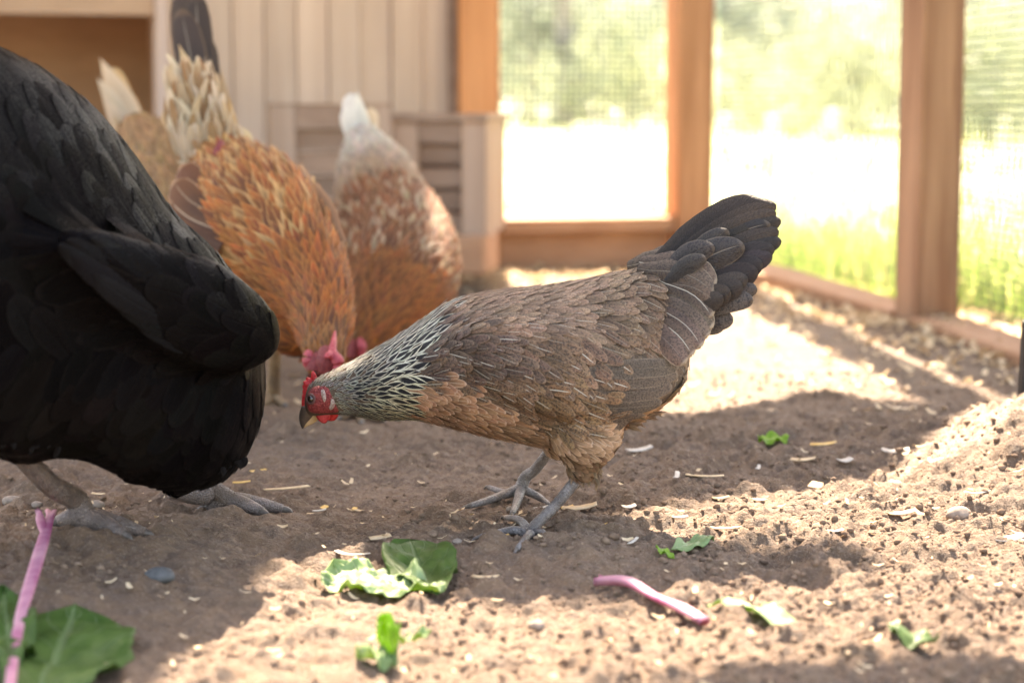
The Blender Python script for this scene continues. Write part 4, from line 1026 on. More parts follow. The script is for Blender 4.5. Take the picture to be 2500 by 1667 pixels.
# ---- black hen in the left foreground
def black_hen():
    def Yf(px): return float(np.interp(px, [-400, 0, 350, 680], [1.33, 1.44, 1.55, 1.62]))
    f1 = on_ground(205, 1285); f2 = on_ground(560, 1245)
    rt = empty('hen', (Vector((f1.x+f2.x, f1.y+f2.y, 0))/2)[:], 'large glossy black hen with its head turned away, left foreground', 'hen', 'hens in the run')
    rows = [(-420, 40, 300, .01), (-380, 20, 520, .05), (-300, 30, 760, .085), (-200, 50, 940, .10), (-100, 75, 1050, .108), (0, 112, 1098, .112), (106, 168, 1110, .114), (213, 248, 1112, .114), (290, 335, 1150, .112), (351, 418, 1176, .108), (425, 528, 1186, .102), (500, 592, 1184, .094), (560, 668, 1156, .082), (602, 735, 1098, .066), (626, 800, 1040, .046), (636, 870, 985, .025)]
    A = profile_loft(rows, Yf, 50, 30)
    neck = tube([at(470, 830, 1.62), at(490, 900, 1.70), at(500, 1000, 1.77), at(500, 1080, 1.80), at(500, 1110, 1.79)], [.06, .05, .034, .022, .006], 14, 14)
    def nearY(px): return Yf(px)-np.interp(px, [-200, 213, 425, 574, 660], [.10, .112, .100, .080, .045])
    wv, wf = tube([at(140, 592, nearY(140)), at(210, 615, nearY(210)), at(330, 690, nearY(330)), at(450, 752, nearY(450)), at(545, 800, nearY(545)), at(615, 830, nearY(615)), at(645, 848, nearY(645))], [.006, .016, .030, .038, .034, .022, .007], 22, 16)
    w2 = []
    for p in wv:
        px, _ = topx(p); cY = nearY(px); w2.append((p[0], cY+(p[1]-cY)*.55, p[2]))
    thigh = tube([at(480, 1090, 1.60), at(445, 1150, 1.61), at(425, 1192, 1.62)], [.035, .020, .009], 8, 12)
    thigh2 = tube([at(60, 1040, 1.47), at(40, 1110, 1.475)], [.04, .014], 6, 12)
    V, F = merge([A, neck, (w2, wf), thigh, thigh2]); V, F = remeshed(V, F, .0045, 3)
    mobj('body', V, F, M['under_black'], rt); bvh = BVHTree.FromPolygons([tuple(v) for v in V], F)
    WING = [(120, 560), (230, 560), (340, 610), (480, 640), (600, 720), (690, 800), (690, 880), (620, 905), (520, 930), (430, 880), (330, 800), (180, 650)]
    S = surf_samples(V, F, 9000, np.random.default_rng(31)); coat = Coat(); PX = [topx(p) for p in S]
    sp = np.array([.0125 if p[0] < 300 else (.0105 if p[1] < 640 else .009) for p in PX])
    for i in dart(S, sp):
        px, py = PX[i]; P = Vector(S[i])
        onw = inside(WING, px, py) and P.y < Yf(px)-.03
        if onw: D = Vector((-.93, -.06, .36)); L, Wd = (.045, .020) if px > 430 else (.085, .026); lift = .0008; key = 'f_black'; col = jit((.0050, .0042, .0042), .25)
        elif py > 900 and px < 430: D = Vector((-.6, -.05, -.5)); L, Wd = .055, .024; lift = .0012; key = 'f_black'; col = jit((.0075, .0058, .0052), .25)
        elif py > 850: D = Vector((-.75, 0, -.55)); L, Wd = .046, .020; lift = .0009; key = 'f_black'; col = jit((.0050, .0042, .0042), .25)
        else: D = Vector((-.72, -.1, .68)); L, Wd = .055, .024; lift = .0009; key = 'f_black'; col = jit((.0050, .0042, .0042), .25)
        D += Vector((random.gauss(0, .12), random.gauss(0, .1), random.gauss(0, .12)))
        Vf = lay_feather(bvh, P, D, L*random.uniform(.8, 1.2), Wd*random.uniform(.85, 1.2), 'round', lift*random.uniform(.4, 1.8), .0008, .05, .05)
        if Vf is not None: coat.add(key, Vf, col)
    coat.build(rt, {'f_black': 'plumage'})
    for j, (b, t, wpx) in enumerate([((560, 770), (225, 585), 60), ((560, 790), (165, 588), 60), ((540, 800), (145, 600), 58), ((520, 815), (175, 625), 60), ((510, 830), (225, 668), 62), ((500, 845), (280, 715), 62), ((500, 860), (335, 765), 60)]):
        A_ = at(b[0], b[1], nearY(b[0])-.02); B_ = at(t[0], t[1], nearY(t[0])-.014)
        single('flight_feather', free_feather(A_, B_, wpx/3200, Vector((0, -1, .25)), 'long', .05, .2), M['f_black'], jit((.009, .0088, .0095), .15), rt)
    for j, (t, wd) in enumerate([((-560, -260), .05), ((-600, -180), .05), ((-620, -100), .05), ((-520, -320), .05), ((-470, -350), .05)]):
        single('tail_feather', free_feather(at(-330, 160, 1.35), at(t[0], t[1], 1.31-.01*j), wd, Vector((0, -1, .2)), 'long', .1, .2), M['f_black'], (.018, .016, .018), rt)
    # stray fluff under the belly
    flu = []
    for j in range(160):
        px = random.uniform(-20, 600); py = float(np.interp(px, [-20, 213, 351, 500, 600], [1080, 1106, 1158, 1168, 1126])); yy = Yf(px)+random.uniform(-.05, .04)
        A_ = at(px, py-10, yy); a = random.uniform(-.5, .2)
        flu.append(free_feather(A_, A_+Vector((a, 0, -1))*random.uniform(.003, .010), .005, Vector((0, -1, 0)), 'lance', random.uniform(-.2, .2)))
    n_ = len(flu)
    mobj('fluff', np.vstack(flu), np.vstack([FQ+i*NR*NC for i in range(n_)]), M['f_black'], rt, uv=np.tile(FUV, (n_, 1)), col=np.tile((.018, .015, .014), (n_*NR*NC, 1)), kind='stuff')
    f1.z += .008; f2.z += .009
    h1 = at(45, 1105, 1.475)
    leg(rt, [h1, h1.lerp(f1, .5), f1+Vector((-.006, 0, .014)), f1], [.0075, .0085, .009, .010], [([f1]+t, [.0105, .0085, .005]) for t in toes4(f1, (.95, .25), .045)], M['leg_pink'])
    h2 = at(415, 1195, f2.y-.02)
    leg(rt, [h2, h2.lerp(f2, .55), f2+Vector((-.02, 0, .012)), f2], [.0075, .0085, .0088, .009], [([f2]+t, [.0095, .008, .005]) for t in toes4(f2, (1, .1), .045)], M['leg_pink'])
    # head, turned away behind the breast
    hd = at(500, 1095, 1.805)
    v, f = tube([hd+V3((.0, 0, .03)), hd+V3((.02, 0, .02)), hd+V3((.022, 0, -.005))], [.004, .008, .003], 8, 10); mobj('comb', v, f, M['comb'], rt)
    v, f = tube([hd, hd+V3((.008, .015, -.022))], [.008, .001], 6, 8); mobj('beak', v, f, M['beak'], rt)
black_hen()

# ------------------------------------------------------------------ leaves, stems, stones, shavings
def leaf_mat(name, a, b, vein, gloss=.35, tr=.3):
    m = Mat(name, gloss, .25); uv = m.coord('UV'); sep = m.N('SeparateXYZ'); m.L(uv, sep.inputs[0])
    t = m.math('ABSOLUTE', m.math('SUBTRACT', m.math('MULTIPLY', sep.outputs[0], 2), 1)); s_ = sep.outputs[1]
    ob = m.coord('Object'); n = m.noise(ob, 60, 4); c = m.mix(m.smooth(n, .3, .7), a, b)
    ph = m.math('SUBTRACT', m.math('MULTIPLY', s_, 6.0), m.math('MULTIPLY', t, 2.2))
    fr = m.math('ABSOLUTE', m.math('SUBTRACT', m.math('FRACT', m.math('ADD', ph, m.math('MULTIPLY', m.noise(ob, 25, 2), .5))), .5))
    vn_ = m.math('MAXIMUM', m.smooth(fr, .0, .07, .7, 0), m.smooth(t, .02, .08, 1, 0))
    c = m.mix(m.math('MULTIPLY', vn_, .8), c, vein); m.color(c)
    m.bump(m.math('ADD', m.math('MULTIPLY', vn_, -1.0), n), .0015, .7); m.translucent(m.mix(1.0, c, (1.5, 1.6, .7), 'MULTIPLY'), tr); return m.m
M['leaf_light'] = leaf_mat('light_chard_leaf', (.18, .27, .10), (.30, .38, .18), (.46, .5, .3), .5)
M['leaf_green'] = leaf_mat('green_chard_leaf', (.04, .088, .014), (.08, .14, .03), (.14, .2, .08), .5)
M['leaf_lime'] = leaf_mat('lime_leaf', (.16, .30, .02), (.26, .40, .05), (.4, .5, .2), .5, .4)
M['stem_pink'] = simple('pink_stem', (.36, .06, .17), (.62, .30, .36), 22, .5, .5, .0006, .25)
M['stem_pale'] = simple('pale_pink_stem', (.66, .30, .36), (.8, .55, .52), 45, .4, .5, .0005, .25)
def leaf(name, label, corners, mat, lift=.006, crinkle=.006, freq=45, seed=0, thick=0, curl=.0, ragged=.12, parent=None, nu=26, nv=20):
    """corners: base px, tip px, half width px as ground points; a crinkled blade resting on the soil"""
    (bx, by), (tx, ty), wl, wr = corners
    A = on_ground(bx, by); B = on_ground(tx, ty); T = (B-A); L = T.length; T.normalize(); S = T.cross(Z).normalized()
    V = []; UV = []
    for j in range(nv+1):
        s_ = j/nv; prof = (math.sin(min(1, s_*1.25+.04)*math.pi*.5)**.7)*math.sqrt(max(0, 1-max(0, (s_-.45)/.55)**2.6))
        for i in range(nu+1):
            t = i/nu*2-1; rg = 1+ragged*float(perlin(s_*7+seed, (t > 0)*9.1+seed, 3))+.05*float(perlin(s_*19+seed, (t > 0)*5.3, 5))
            wv = (wl if t < 0 else wr)*prof*rg
            p = A+T*(L*s_)+S*(t*wv)
            c1 = float(perlin(p.x*freq+seed*3, p.y*freq, 40+seed)); c2 = float(perlin(p.x*freq*2.3, p.y*freq*2.3+seed, 41+seed))
            h = lift+crinkle*(c1+.5*c2)*(.5+.5*abs(t))+crinkle*.8*abs(t)*math.sin(s_*14+seed)+curl*(t*t)
            p.z = float(gz(p.x, p.y))+max(.0012, h)+.6*max(0, float(fine_z(np.array([p.x]), np.array([p.y]))[0]))+.002; V.append(p[:]); UV.append((t*.5+.5, s_))
    F = [[j*(nu+1)+i, j*(nu+1)+i+1, (j+1)*(nu+1)+i+1, (j+1)*(nu+1)+i] for j in range(nv) for i in range(nu)]
    o = mobj(name, V, F, mat, parent, uv=UV, origin=(A if parent is None else None))
    md = o.modifiers.new('thickness', 'SOLIDIFY'); md.thickness = .0005
    if parent is None: tag(o, label, 'leaf', 'torn leaves on the soil')
    return o
leaf('chard_leaf', 'pale green crinkled leaf lying in the sun', ((1075, 1470), (815, 1415), .036, .036), M['leaf_light'], .005, .007, 80, 1, nu=40, nv=44)
leaf('chard_leaf', 'dark green leaf in shade behind the pale crinkled leaf', ((1060, 1470), (1000, 1335), .028, .030), M['leaf_green'], .004, .004, 40, 4, curl=.004, ragged=.06)
leaf('leaf_scrap', 'small pale leaf scrap lowest in the picture', ((965, 1625), (885, 1635), .020, .018), M['leaf_light'], .006, .008, 70, 6)
leaf('leaf_scrap', 'upright lime green leaf scrap stuck behind the lowest pale scrap', ((962, 1645), (935, 1610), .006, .008), M['leaf_lime'], .010, .006, 60, 7, curl=.012)
leaf('leaf_scrap', 'thin pale leaf scrap right of the lowest green scraps', ((975, 1600), (1050, 1580), .006, .006), M['leaf_light'], .008, .004, 60, 8)
leaf('leaf_scrap', 'grey green leaf scrap with a lime edge, right of the feet', ((1640, 1355), (1735, 1335), .010, .011), M['leaf_light'], .003, .003, 70, 9)
leaf('leaf_scrap', 'bright lime scrap beside the grey green leaf scrap', ((1645, 1375), (1605, 1350), .005, .006), M['leaf_lime'], .003, .0025, 70, 10)
leaf('leaf_scrap', 'long pale leaf strip at the end of the pink stem', ((1730, 1490), (1955, 1545), .012, .012), M['leaf_light'], .004, .004, 60, 12)
leaf('leaf_scrap', 'dark green blurred leaf scrap at lower right', ((2175, 1555), (2280, 1600), .010, .014), M['leaf_green'], .006, .004, 50, 13)
leaf('leaf_scrap', 'small pale and green leaf scrap on shaded soil behind the hen', ((1855, 1090), (1915, 1078), .014, .014), M['leaf_lime'], .004, .004, 70, 15)
bl = empty('chard_leaf', on_ground(60, 1640), 'large green leaf with long pink stem at bottom left', 'leaf', 'torn leaves on the soil')
leaf('blade', None, ((90, 1740), (185, 1500), .050, .048), M['leaf_green'], .006, .006, 30, 17, parent=bl, ragged=.05)
leaf('blade', None, ((30, 1690), (10, 1500), .030, .020), M['leaf_green'], .014, .010, 30, 18, parent=bl)
def stem(pts, rad, mat, name, label, parent=None, lift=.004):
    P = [on_ground(a, b, lift+h) for a, b, h in pts]
    v, f = tube(P, rad, 30, 16, flat=.7); v = np.array(v); nn_ = 16
    for i_ in range(30):
        c_ = v[i_*nn_:(i_+1)*nn_].mean(0); k_ = np.arange(nn_)
        g_ = 1+.10*np.sin(k_*2*math.pi/nn_*3+i_*.04)+.08*float(perlin(i_*.11+P[0].x*40, 2.3, 7))
        if i_ in (0, 29): g_ = g_*(.8+.3*rng.random(nn_))
        v[i_*nn_:(i_+1)*nn_] = c_+(v[i_*nn_:(i_+1)*nn_]-c_)*g_[:, None]
        if i_ in (0, 29): v[i_*nn_:(i_+1)*nn_] += rng.normal(0, .0012, (nn_, 3))
    o = mobj(name, v, f, mat, parent, origin=(P[0] if parent is None else None))
    if label: tag(o, label, 'stem', 'pink stems')
    return o
stem([(128, 1290, .010), (105, 1380, .012), (75, 1490, .014), (50, 1590, .014), (30, 1720, .012), (22, 1850, .010)], [.0030, .0044, .0042, .0036, .0034, .0034], M['stem_pink'], 'stem', None, bl)
stem([(112, 1350, .010), (100, 1318, .011), (97, 1308, .012)], [.003, .0035, .0015], M['stem_pink'], 'stem', None, bl)
st = stem([(1458, 1436, .003), (1530, 1455, .004), (1600, 1483, .003), (1660, 1508, .002), (1718, 1530, .001)], [.0045, .0052, .0040, .0046, .004], M['stem_pink'], 'pink_stem', 'cut pink stem lying on the soil in front of the hen')
def stone(px, py, r, mat, name, label, grp, fl=.7, seed=1):
    g = on_ground(px, py); bm = bmesh.new(); bmesh.ops.create_icosphere(bm, subdivisions=3, radius=r)
    for v in bm.verts:
        k = 1+.16*float(perlin(v.co.x/r*1.1+seed, v.co.y/r*1.1+v.co.z/r, seed)); v.co = Vector((v.co.x*1.2*k, v.co.y*k, v.co.z*fl*k))+g+Z*r*.4
    o = mobj(name, [v.co[:] for v in bm.verts], [[v.index for v in f.verts] for f in bm.faces], mat, None, origin=g); bm.free()
    return tag(o, label, 'stone', grp)
stone(390, 1425, .0095, M['dark_pebble'], 'pebble', 'dark slate grey pebble in the shade left of the leaves', 'pebbles')
stone(2340, 1268, .009, M['pebble'], 'pebble', 'brown stone in the sun near the right edge', 'pebbles', .8, 5)
stone(30, 1232, .0075, M['pebble'], 'pebble', 'grey pebble beside the black hen foot at the left edge', 'pebbles', .7, 7)
PEB = ['tiny pebble right of the grey pebble at the left edge', 'tiny pebble between the black hen feet', 'tiny tan pebble between the brown hen feet', 'tiny pebble in the sun below the brown stone', 'tiny pebble in the sun under the pink stem', 'tiny pebble just left of the front toes']
for i, (px, py, r) in enumerate([(90, 1240, .004), (240, 1236, .005), (1250, 1250, .0045), (2290, 1340, .004), (1310, 1535, .005), (1116, 1325, .0035)]):
    stone(px, py, r, M['pebble'], 'pebble', PEB[i], 'tiny pebbles', .75, 10+i)

def shaving(px, py, lpx, wpx, ang, mat, label, name='wood_shaving', bend=.25, curl=.3, grp='wood shavings on the soil', ragged=0.3, tilt=.15):
    g = on_ground(px, py); kx = FPX/max(g.y, .5); L = lpx/kx; Wd = wpx/kx
    a = R(ang); T = Vector((math.cos(a), math.sin(a)*1.0, 0)); S = Vector((-T.y, T.x, 0)); V = []; nu, nv = 3, 8
    sd_ = px*.013+py*.007
    for j in range(nv+1):
        s_ = j/nv-.5
        for i in range(nu+1):
            t = i/nu*2-1; wv = Wd*.5*(1-ragged*.7*abs(2*s_)**3*(1 if i in (0, nu) else .6))*(1+.25*ragged*math.sin(s_*17+sd_+t*3))
            p = g+T*(s_*L+ragged*.12*L*t*math.sin(sd_))+S*(t*wv+bend*L*(s_*s_*4-1)*.4)
            p.z = g.z+.0015+float(fine_z(np.array([g.x]), np.array([g.y]))[0])*.5+curl*L*(s_*s_)+abs(tilt)*(t+1)*wv*.8+tilt*(s_+.5)*L*.5; V.append(p[:])
    F = [[j*(nu+1)+i, j*(nu+1)+i+1, (j+1)*(nu+1)+i+1, (j+1)*(nu+1)+i] for j in range(nv) for i in range(nu)]
    o = mobj(name, V, F, mat, None, origin=g); md = o.modifiers.new('thickness', 'SOLIDIFY'); md.thickness = .0006
    return tag(o, label, 'shaving', grp)
sh_named = [
    (2185, 1125, 70, 26, -25, 'pale_shaving', 'large white curled shaving on shaded soil right of the hen', .35, .3), (2062, 1140, 38, 24, 20, 'pale_shaving', 'small white shaving left of the large white curl', .1, .5), (2185, 1185, 20, 30, 80, 'pale_shaving', 'white upright curl below the large white shaving', .2, 1.2),
    (2385, 1212, 62, 10, -15, 'pale_shaving', 'thin white sickle shaving on the lit mound', .4, .2), (2460, 1325, 85, 34, 15, 'pale_shaving', 'torn pinkish white shaving near the right edge', .1, .3), (2370, 1185, 20, 18, 70, 'yellow_shaving', 'small yellow kernel above the thin white sickle', .1, .3),
    (2200, 1262, 70, 26, 10, 'shaving', 'flat yellowish shaving in sun at right', .1, .2), (1850, 1150, 40, 9, 75, 'pale_shaving', 'short white splinter behind the hen', .1, .2), (1847, 1222, 60, 18, -50, 'shaving', 'straight tan chip on shaded soil at mid right', 0, .05), (1990, 1200, 55, 34, 70, 'shaving', 'pale tan flake right of the straight chip', .1, .1),
    (1650, 1180, 60, 12, 80, 'pale_shaving', 'forked pale splinter behind the tail shadow', .1, .3), (1720, 1180, 110, 12, -35, 'shaving', 'long tan splinter right of the forked one', .1, .1), (2010, 1090, 66, 16, 5, 'yellow_shaving', 'tan curl beyond the small leaf scrap', .2, .1), (1960, 1132, 60, 22, -10, 'shaving', 'broad tan shaving left of the white ones', .1, .2),
    (1760, 1218, 44, 16, 10, 'shaving', 'low tan shaving left of the straight chip', .2, .2), (1415, 1250, 90, 30, 15, 'shaving', 'brown curved bark flake behind the front foot', .15, .2), (1385, 1248, 34, 22, 20, 'yellow_shaving', 'pale yellow flake beside the bark flake', .1, .4), (1320, 1240, 40, 9, 25, 'pale_shaving', 'white crescent shaving between the feet', .5, .1), (1535, 1250, 36, 20, 10, 'pale_shaving', 'round cream shaving right of the front leg', .2, .4),
    (1660, 1285, 40, 14, -5, 'pale_shaving', 'white sunlit sliver at the shadow edge', .1, .2), (1770, 1292, 80, 16, -12, 'shaving', 'long pinkish sliver at the shadow edge', .2, .1), (2035, 1300, 50, 12, -10, 'pale_shaving', 'white sliver in sun below the tail', .2, .2),
    (928, 1322, 56, 26, 25, 'shaving', 'tan wood chip above the leaves', .05, .1), (790, 1245, 30, 16, 65, 'yellow_shaving', 'yellow chip on shaded soil under the beak', .05, .2), (765, 1255, 36, 10, -25, 'shaving', 'tan splinter left of the yellow chip', .1, .1), (865, 1246, 22, 12, 80, 'yellow_shaving', 'small upright yellow chip right of the yellow chip', .05, .1), (890, 1250, 60, 10, -40, 'shaving', 'thin tan splinter right of the small yellow chip', .1, .1),
    (700, 1208, 110, 14, 5, 'shaving', 'long tan splinter by the black hen foot', .05, .05), (780, 1268, 34, 9, 15, 'pale_shaving', 'whitish sliver below the yellow chip', .3, .1), (860, 1368, 110, 12, -40, 'pale_shaving', 'bent pale stalk behind the leaves', .3, .15), (1185, 1430, 70, 18, -20, 'shaving', 'curved tan shaving right of the leaves', .35, .1), (1215, 1480, 34, 14, -30, 'shaving', 'small tan shaving below the curved one', .2, .2),
    (240, 1215, 50, 10, -40, 'shaving', 'tan splinter between the black hen feet', .1, .1), (630, 1155, 40, 16, 30, 'yellow_shaving', 'orange chip beside the black hen breast', .1, .2), (590, 1192, 44, 12, 5, 'yellow_shaving', 'orange shaving under the black hen breast', .1, .1), (1545, 1325, 60, 8, 65, 'pale_shaving', 'upright whitish sliver right of the front foot', .1, .1),
    (1225, 1318, 40, 22, 15, 'yellow_shaving', 'yellowish flake touching the front toes', .1, .2), (2280, 1130, 70, 26, 25, 'shaving', 'pale flake on the soil mound', .1, .1), (1470, 1285, 30, 12, 15, 'yellow_shaving', 'orange flake on the sunlit edge right of the foot', .1, .3), (1620, 1100, 60, 30, 10, 'shaving', 'blurred tan flake behind the belly', .1, .3), (1560, 1105, 70, 24, 20, 'pale_shaving', 'blurred pale flake behind the thigh', .1, .3)]
for e in sh_named: shaving(e[0], e[1], e[2], e[3], e[4], M[e[5]], e[6], 'wood_shaving', e[7], e[8])
# fine litter: too many and too small to count
P_, F_ = [], []
for i in range(950):
    yy = 1.1+random.random()**1.1*2.7; xx = random.uniform(-.3, .3)*yy
    if yy > 2.3 and random.random() < .2: continue
    L = random.uniform(.003, .010)*(1+.8*(yy > 2.2)); Wd = L*random.uniform(.15, .5); a = random.uniform(0, 6.28); zz = float(gz(xx, yy))+.0012+float(fine_z(np.array([xx]), np.array([yy]))[0]); ti = random.uniform(-.4, .4); b = len(P_)
    T = Vector((math.cos(a), math.sin(a), ti)); S = Vector((-math.sin(a), math.cos(a), random.uniform(-.5, .5)))
    c = Vector((xx, yy, zz+.002))
    for s_, t in ((-.5, -.4), (0, -.5), (.5, -.3), (.5, .3), (0, .5), (-.5, .4)):
        P_.append((c+T*L*s_+S*Wd*t+Z*(L*.15*(abs(s_)*2)))[:])
    F_.append([b, b+1, b+4, b+5]); F_.append([b+1, b+2, b+3, b+4])
tag(mobj('shaving_litter', P_, F_, M['shaving'], None, True), 'fine tan wood shavings littering the soil', 'litter', kind='stuff')
# larger bedding pieces lying near the fence in the sun
P_, F_ = [], []
for i in range(2300):
    s_ = random.random()*1.9; off = abs(random.gauss(0, .10)); c = CORNER+Wv*(s_-.1)-U*(.05+off) if random.random() < .55 else CORNER-U*random.uniform(0, .6)+Wv*(.06+abs(random.gauss(0, .25)))
    if random.random() < .12:
        c = Vector((random.uniform(-.05, .68), random.uniform(2.35, 4.1), 0))
        if (c-CORNER).dot(U) > -.06: continue
    elif random.random() < .25: c = RP+Wr*random.uniform(-.05, .6)+U*random.uniform(-.02, .16)
    L = random.uniform(.008, .022); Wd = L*random.uniform(.3, .7); a = random.uniform(0, 6.28); b = len(P_)
    T = Vector((math.cos(a), math.sin(a), random.uniform(-.5, .5))); S = Vector((-math.sin(a), math.cos(a), random.uniform(-.6, .6))); c = Vector((c.x, c.y, float(gz(c.x, c.y))+.006+(.03 if False else 0)))
    for q, t in ((-.5, -.4), (0, -.5), (.5, -.3), (.5, .3), (0, .5), (-.5, .4)): P_.append((c+T*L*q+S*Wd*t+Z*(L*.2*(abs(q)*2)))[:])
    F_.append([b, b+1, b+4, b+5]); F_.append([b+1, b+2, b+3, b+4])
tag(mobj('bedding_litter', P_, F_, M['bedding'], None, True), 'coarse wood bedding heaped along the fence rail', 'litter', kind='stuff')

# ------------------------------------------------------------------ outside: grass, shrubs, trees, white markers
def grass_patch(name, label, n, gen, hrange, wr):
    r = np.random.default_rng(len(name)*7+n); P_ = []; F_ = []; Cc = []
    for i in range(n):
        x, y = gen(r); h = r.uniform(*hrange); a = r.uniform(0, 6.28); ln = r.uniform(.1, .6)*h; wd = r.uniform(*wr); z0 = float(gz(x, y)); b = len(P_)
        dx, dy = math.cos(a), math.sin(a); sx, sy = -dy*wd*.5, dx*wd*.5
        for s_, ww in ((0, 1), (.55, .8), (1, .1)):
            ox, oy, oz = dx*ln*s_*s_, dy*ln*s_*s_, h*(s_-.15*s_*s_)
            P_.append((x+ox-sx*ww, y+oy-sy*ww, z0+oz)); P_.append((x+ox+sx*ww, y+oy+sy*ww, z0+oz))
        F_.append([b, b+1, b+3, b+2]); F_.append([b+2, b+3, b+5, b+4])
        k = r.random(); c = np.array((.17, .28, .06))*(1-k)+np.array((.38, .43, .18))*k
        if r.random() < .25: c = np.array((.5, .44, .26))
        Cc += [c]*6
    return tag(mobj(name, P_, F_, M['grass'], None, True, col=np.array(Cc)), label, 'grass', kind='stuff')
def g_right(r):
    s_ = r.uniform(-.3, 2.2); o = .10+r.gamma(1.2, .16); p = CORNER+Wv*s_+U*o; return p.x, p.y
grass_patch('fence_grass', 'bright green grass growing along the outside of the side fence', 5200, g_right, (.03, .13), (.003, .006))
def g_back(r):
    return r.uniform(-1.2, 3.5), 4.7+r.gamma(1.3, 1.6)
grass_patch('meadow_grass', 'sunlit pale meadow grass beyond the fence', 9000, g_back, (.02, .055), (.004, .008))
def g_far(r):
    return r.uniform(-3, 12), r.uniform(9, 31)
grass_patch('far_meadow_grass', 'far meadow grass reaching the shrubs', 9000, g_far, (.03, .08), (.01, .03))

def shrub(name, label, cat, x, y, w_, h, n, mat, leaf_s, trunk=True, z0=0.0, seed=0, tint=(1, 1, 1), grp=None):
    r = np.random.default_rng(seed); g = Vector((x, y, float(gz(x, y))))
    rt = empty(name, g, label, cat, grp)
    cl = [(r.normal(0, .33)*w_, r.normal(0, .33)*w_*.7, z0+h*r.beta(2, 1.5)*.95) for _ in range(max(6, n//60))]
    P_ = []; F_ = []; Cc = []
    for i in range(n):
        c = cl[r.integers(len(cl))]; q = r.normal(0, 1, 3)*np.array((.17*w_, .17*w_, .13*h)); p = g+Vector((c[0]+q[0], c[1]+q[1], max(.03, c[2]+q[2])))
        T = Vector(r.normal(0, 1, 3)).normalized(); S = T.orthogonal().normalized(); s_ = leaf_s*r.uniform(.6, 1.4); b = len(P_)
        for u_, v_ in ((-1, 0), (0, -.5), (1, 0), (0, .5)): P_.append((p+T*u_*s_+S*v_*s_)[:])
        F_.append([b, b+1, b+2, b+3]); Cc += [np.array(tint)*r.uniform(.6, 1.2)]*4
    mobj('crown', P_, F_, mat, rt, False, col=np.array(Cc), kind='stuff')
    if trunk:
        parts = [tube([g-Z*.1, g+Vector((.05*w_, 0, h*.5)), g+Vector((.02*w_, .02, h*.9))], [.035*h**.7, .025*h**.7, .006], 8, 8)]
        for j in range(4):
            c = cl[j % len(cl)]; parts.append(tube([g+Z*h*.25, g+Vector((c[0]*.6, c[1]*.6, c[2]*.8))], [.015*h**.7, .004], 5, 6))
        v, f = merge(parts); mobj('trunk', v, f, M['bark'], rt)
    return rt
def bx(px, Y): return (px-1250)/FPX*Y
sp = [('grey green shrub just right of the cedar post', 1290, 27, 1.6, 2.6, 'leaf_grey', 1), ('dark shrub behind the grey trunk', 1400, 32, 2.0, 3.2, 'leaf_dark', 2), ('pale rounded shrub left of the corner post', 1535, 25, 1.2, 1.5, 'leaf_bright', 3), ('tall dark shrub behind the corner post', 1620, 33, 2.2, 3.6, 'leaf_grey', 4), ('grey shrub right of the corner post', 1760, 31, 1.8, 2.4, 'leaf_grey', 5),
      ('low bright shrub in the middle of the side fence view', 1900, 22, 1.7, 1.1, 'leaf_bright', 6), ('bright yellow green shrub left of the weathered post', 2060, 20, 1.8, 1.15, 'leaf_bright', 7), ('tall dark shrub behind the bright ones', 1840, 36, 2.0, 3.2, 'leaf_dark', 8), ('bright shrub behind the weathered post', 2230, 19, 1.7, 1.2, 'leaf_bright', 9), ('sunlit shrub at the right edge', 2400, 17, 1.6, 1.1, 'leaf_bright', 10), ('green shrub beyond the right edge', 2560, 21, 2.2, 1.8, 'leaf_grey', 11), ('far olive shrub above the bright ones', 2130, 38, 2.6, 3.0, 'leaf_grey', 12), ('dark low shrub at the foot of the far hedge', 1480, 34, 2.4, 1.5, 'leaf_dark', 13)]
for (lb, px, Y, w_, h, mt, sd_) in sp:
    shrub('shrub', lb, 'shrub', bx(px, Y), Y, w_, h, 1100, M[mt], .07 if Y < 26 else .10, True, 0, sd_, grp='shrubs beyond the meadow')
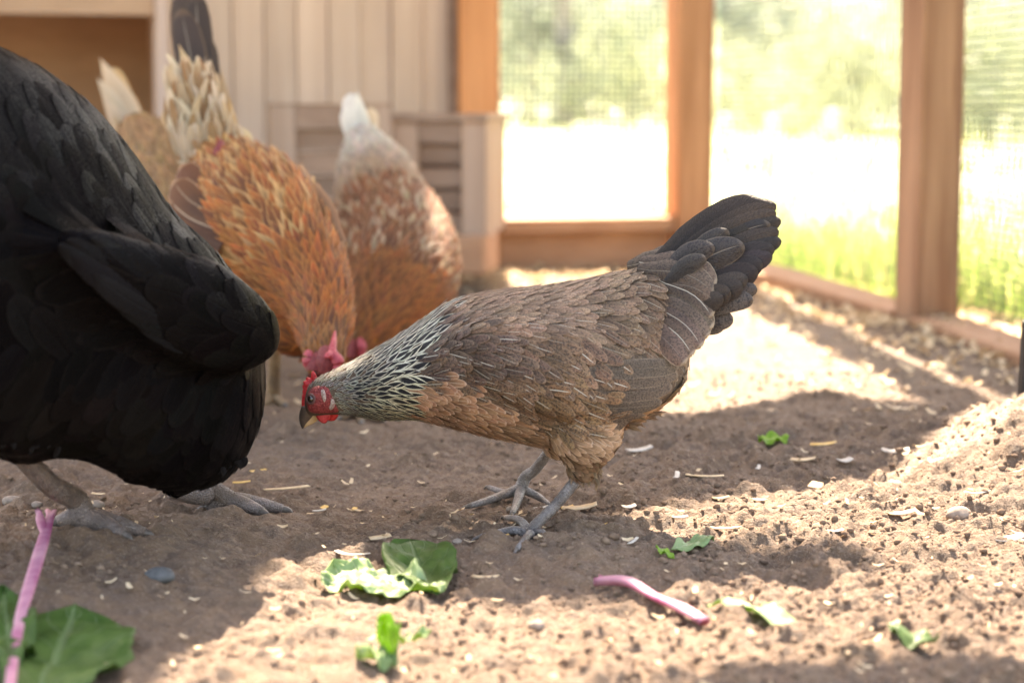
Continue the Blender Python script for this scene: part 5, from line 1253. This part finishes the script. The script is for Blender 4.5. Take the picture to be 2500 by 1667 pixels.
for q, (px, Y) in enumerate([(1180, 37), (1300, 39), (1430, 38), (1560, 40), (1690, 39), (1820, 41), (1960, 40), (2100, 42), (2250, 41), (2400, 43), (2560, 42)]):
    shrub('hedge_shrub', ['first', 'second', 'third', 'fourth', 'fifth', 'sixth', 'seventh', 'eighth', 'ninth', 'tenth', 'eleventh'][q]+' hedge shrub from the left in the far row', 'shrub', bx(px, Y), Y, 1.7, 2.3+.5*math.sin(q*1.7), 1500, M[('leaf_grey', 'leaf_dark', 'leaf_grey', 'leaf_dark')[q % 4]], .11, True, 0, 50+q, grp='far hedge shrubs')
g = Vector((bx(1372, 26), 26, 0)); tr = empty('tree', g, 'tree with pale grey trunk seen through the left mesh panel', 'tree')
v, f = tube([g-Z*.1, g+V3((.03, 0, 1.2)), g+V3((-.05, 0, 3.0))], [.14, .12, .09], 10, 10); mobj('trunk', v, f, M['bark'], tr)
rr = np.random.default_rng(5); P_ = []; F_ = []; Cc = []
for i in range(1500):
    p = g+Vector((rr.normal(0, .9), rr.normal(0, .9), 3.3+rr.normal(0, .8))); T = Vector(rr.normal(0, 1, 3)).normalized(); S = T.orthogonal().normalized(); b = len(P_); s_ = rr.uniform(.06, .13)
    for u_, v_ in ((-1, 0), (0, -.5), (1, 0), (0, .5)): P_.append((p+T*u_*s_+S*v_*s_)[:])
    F_.append([b, b+1, b+2, b+3]); Cc += [np.ones(3)*rr.uniform(.6, 1.2)]*4
mobj('crown', P_, F_, M['leaf_dark'], tr, False, col=np.array(Cc), kind='stuff')
for (px, py, Y, lb) in [(1772, 298, 11, 'white capped stake nearest the corner post in the meadow'), (1884, 305, 10.5, 'middle white capped stake in the meadow'), (2030, 294, 10, 'white capped stake nearest the weathered post')]:
    c = at(px, py, Y); rt = empty('white_marker', (c.x, c.y, 0), lb, 'marker', 'white markers in the meadow')
    v, f = tube([V3((c.x, c.y, -.05)), V3((c.x, c.y, c.z))], [.012, .010], 4, 8); mobj('stake', v, f, M['stake'], rt)
    v, f = tube([c-Z*.055, c-Z*.05, c+Z*.0, c+Z*.035, c+Z*.05], [.02, .032, .034, .025, .006], 12, 12); mobj('cap', v, f, M['white_paint'], rt)
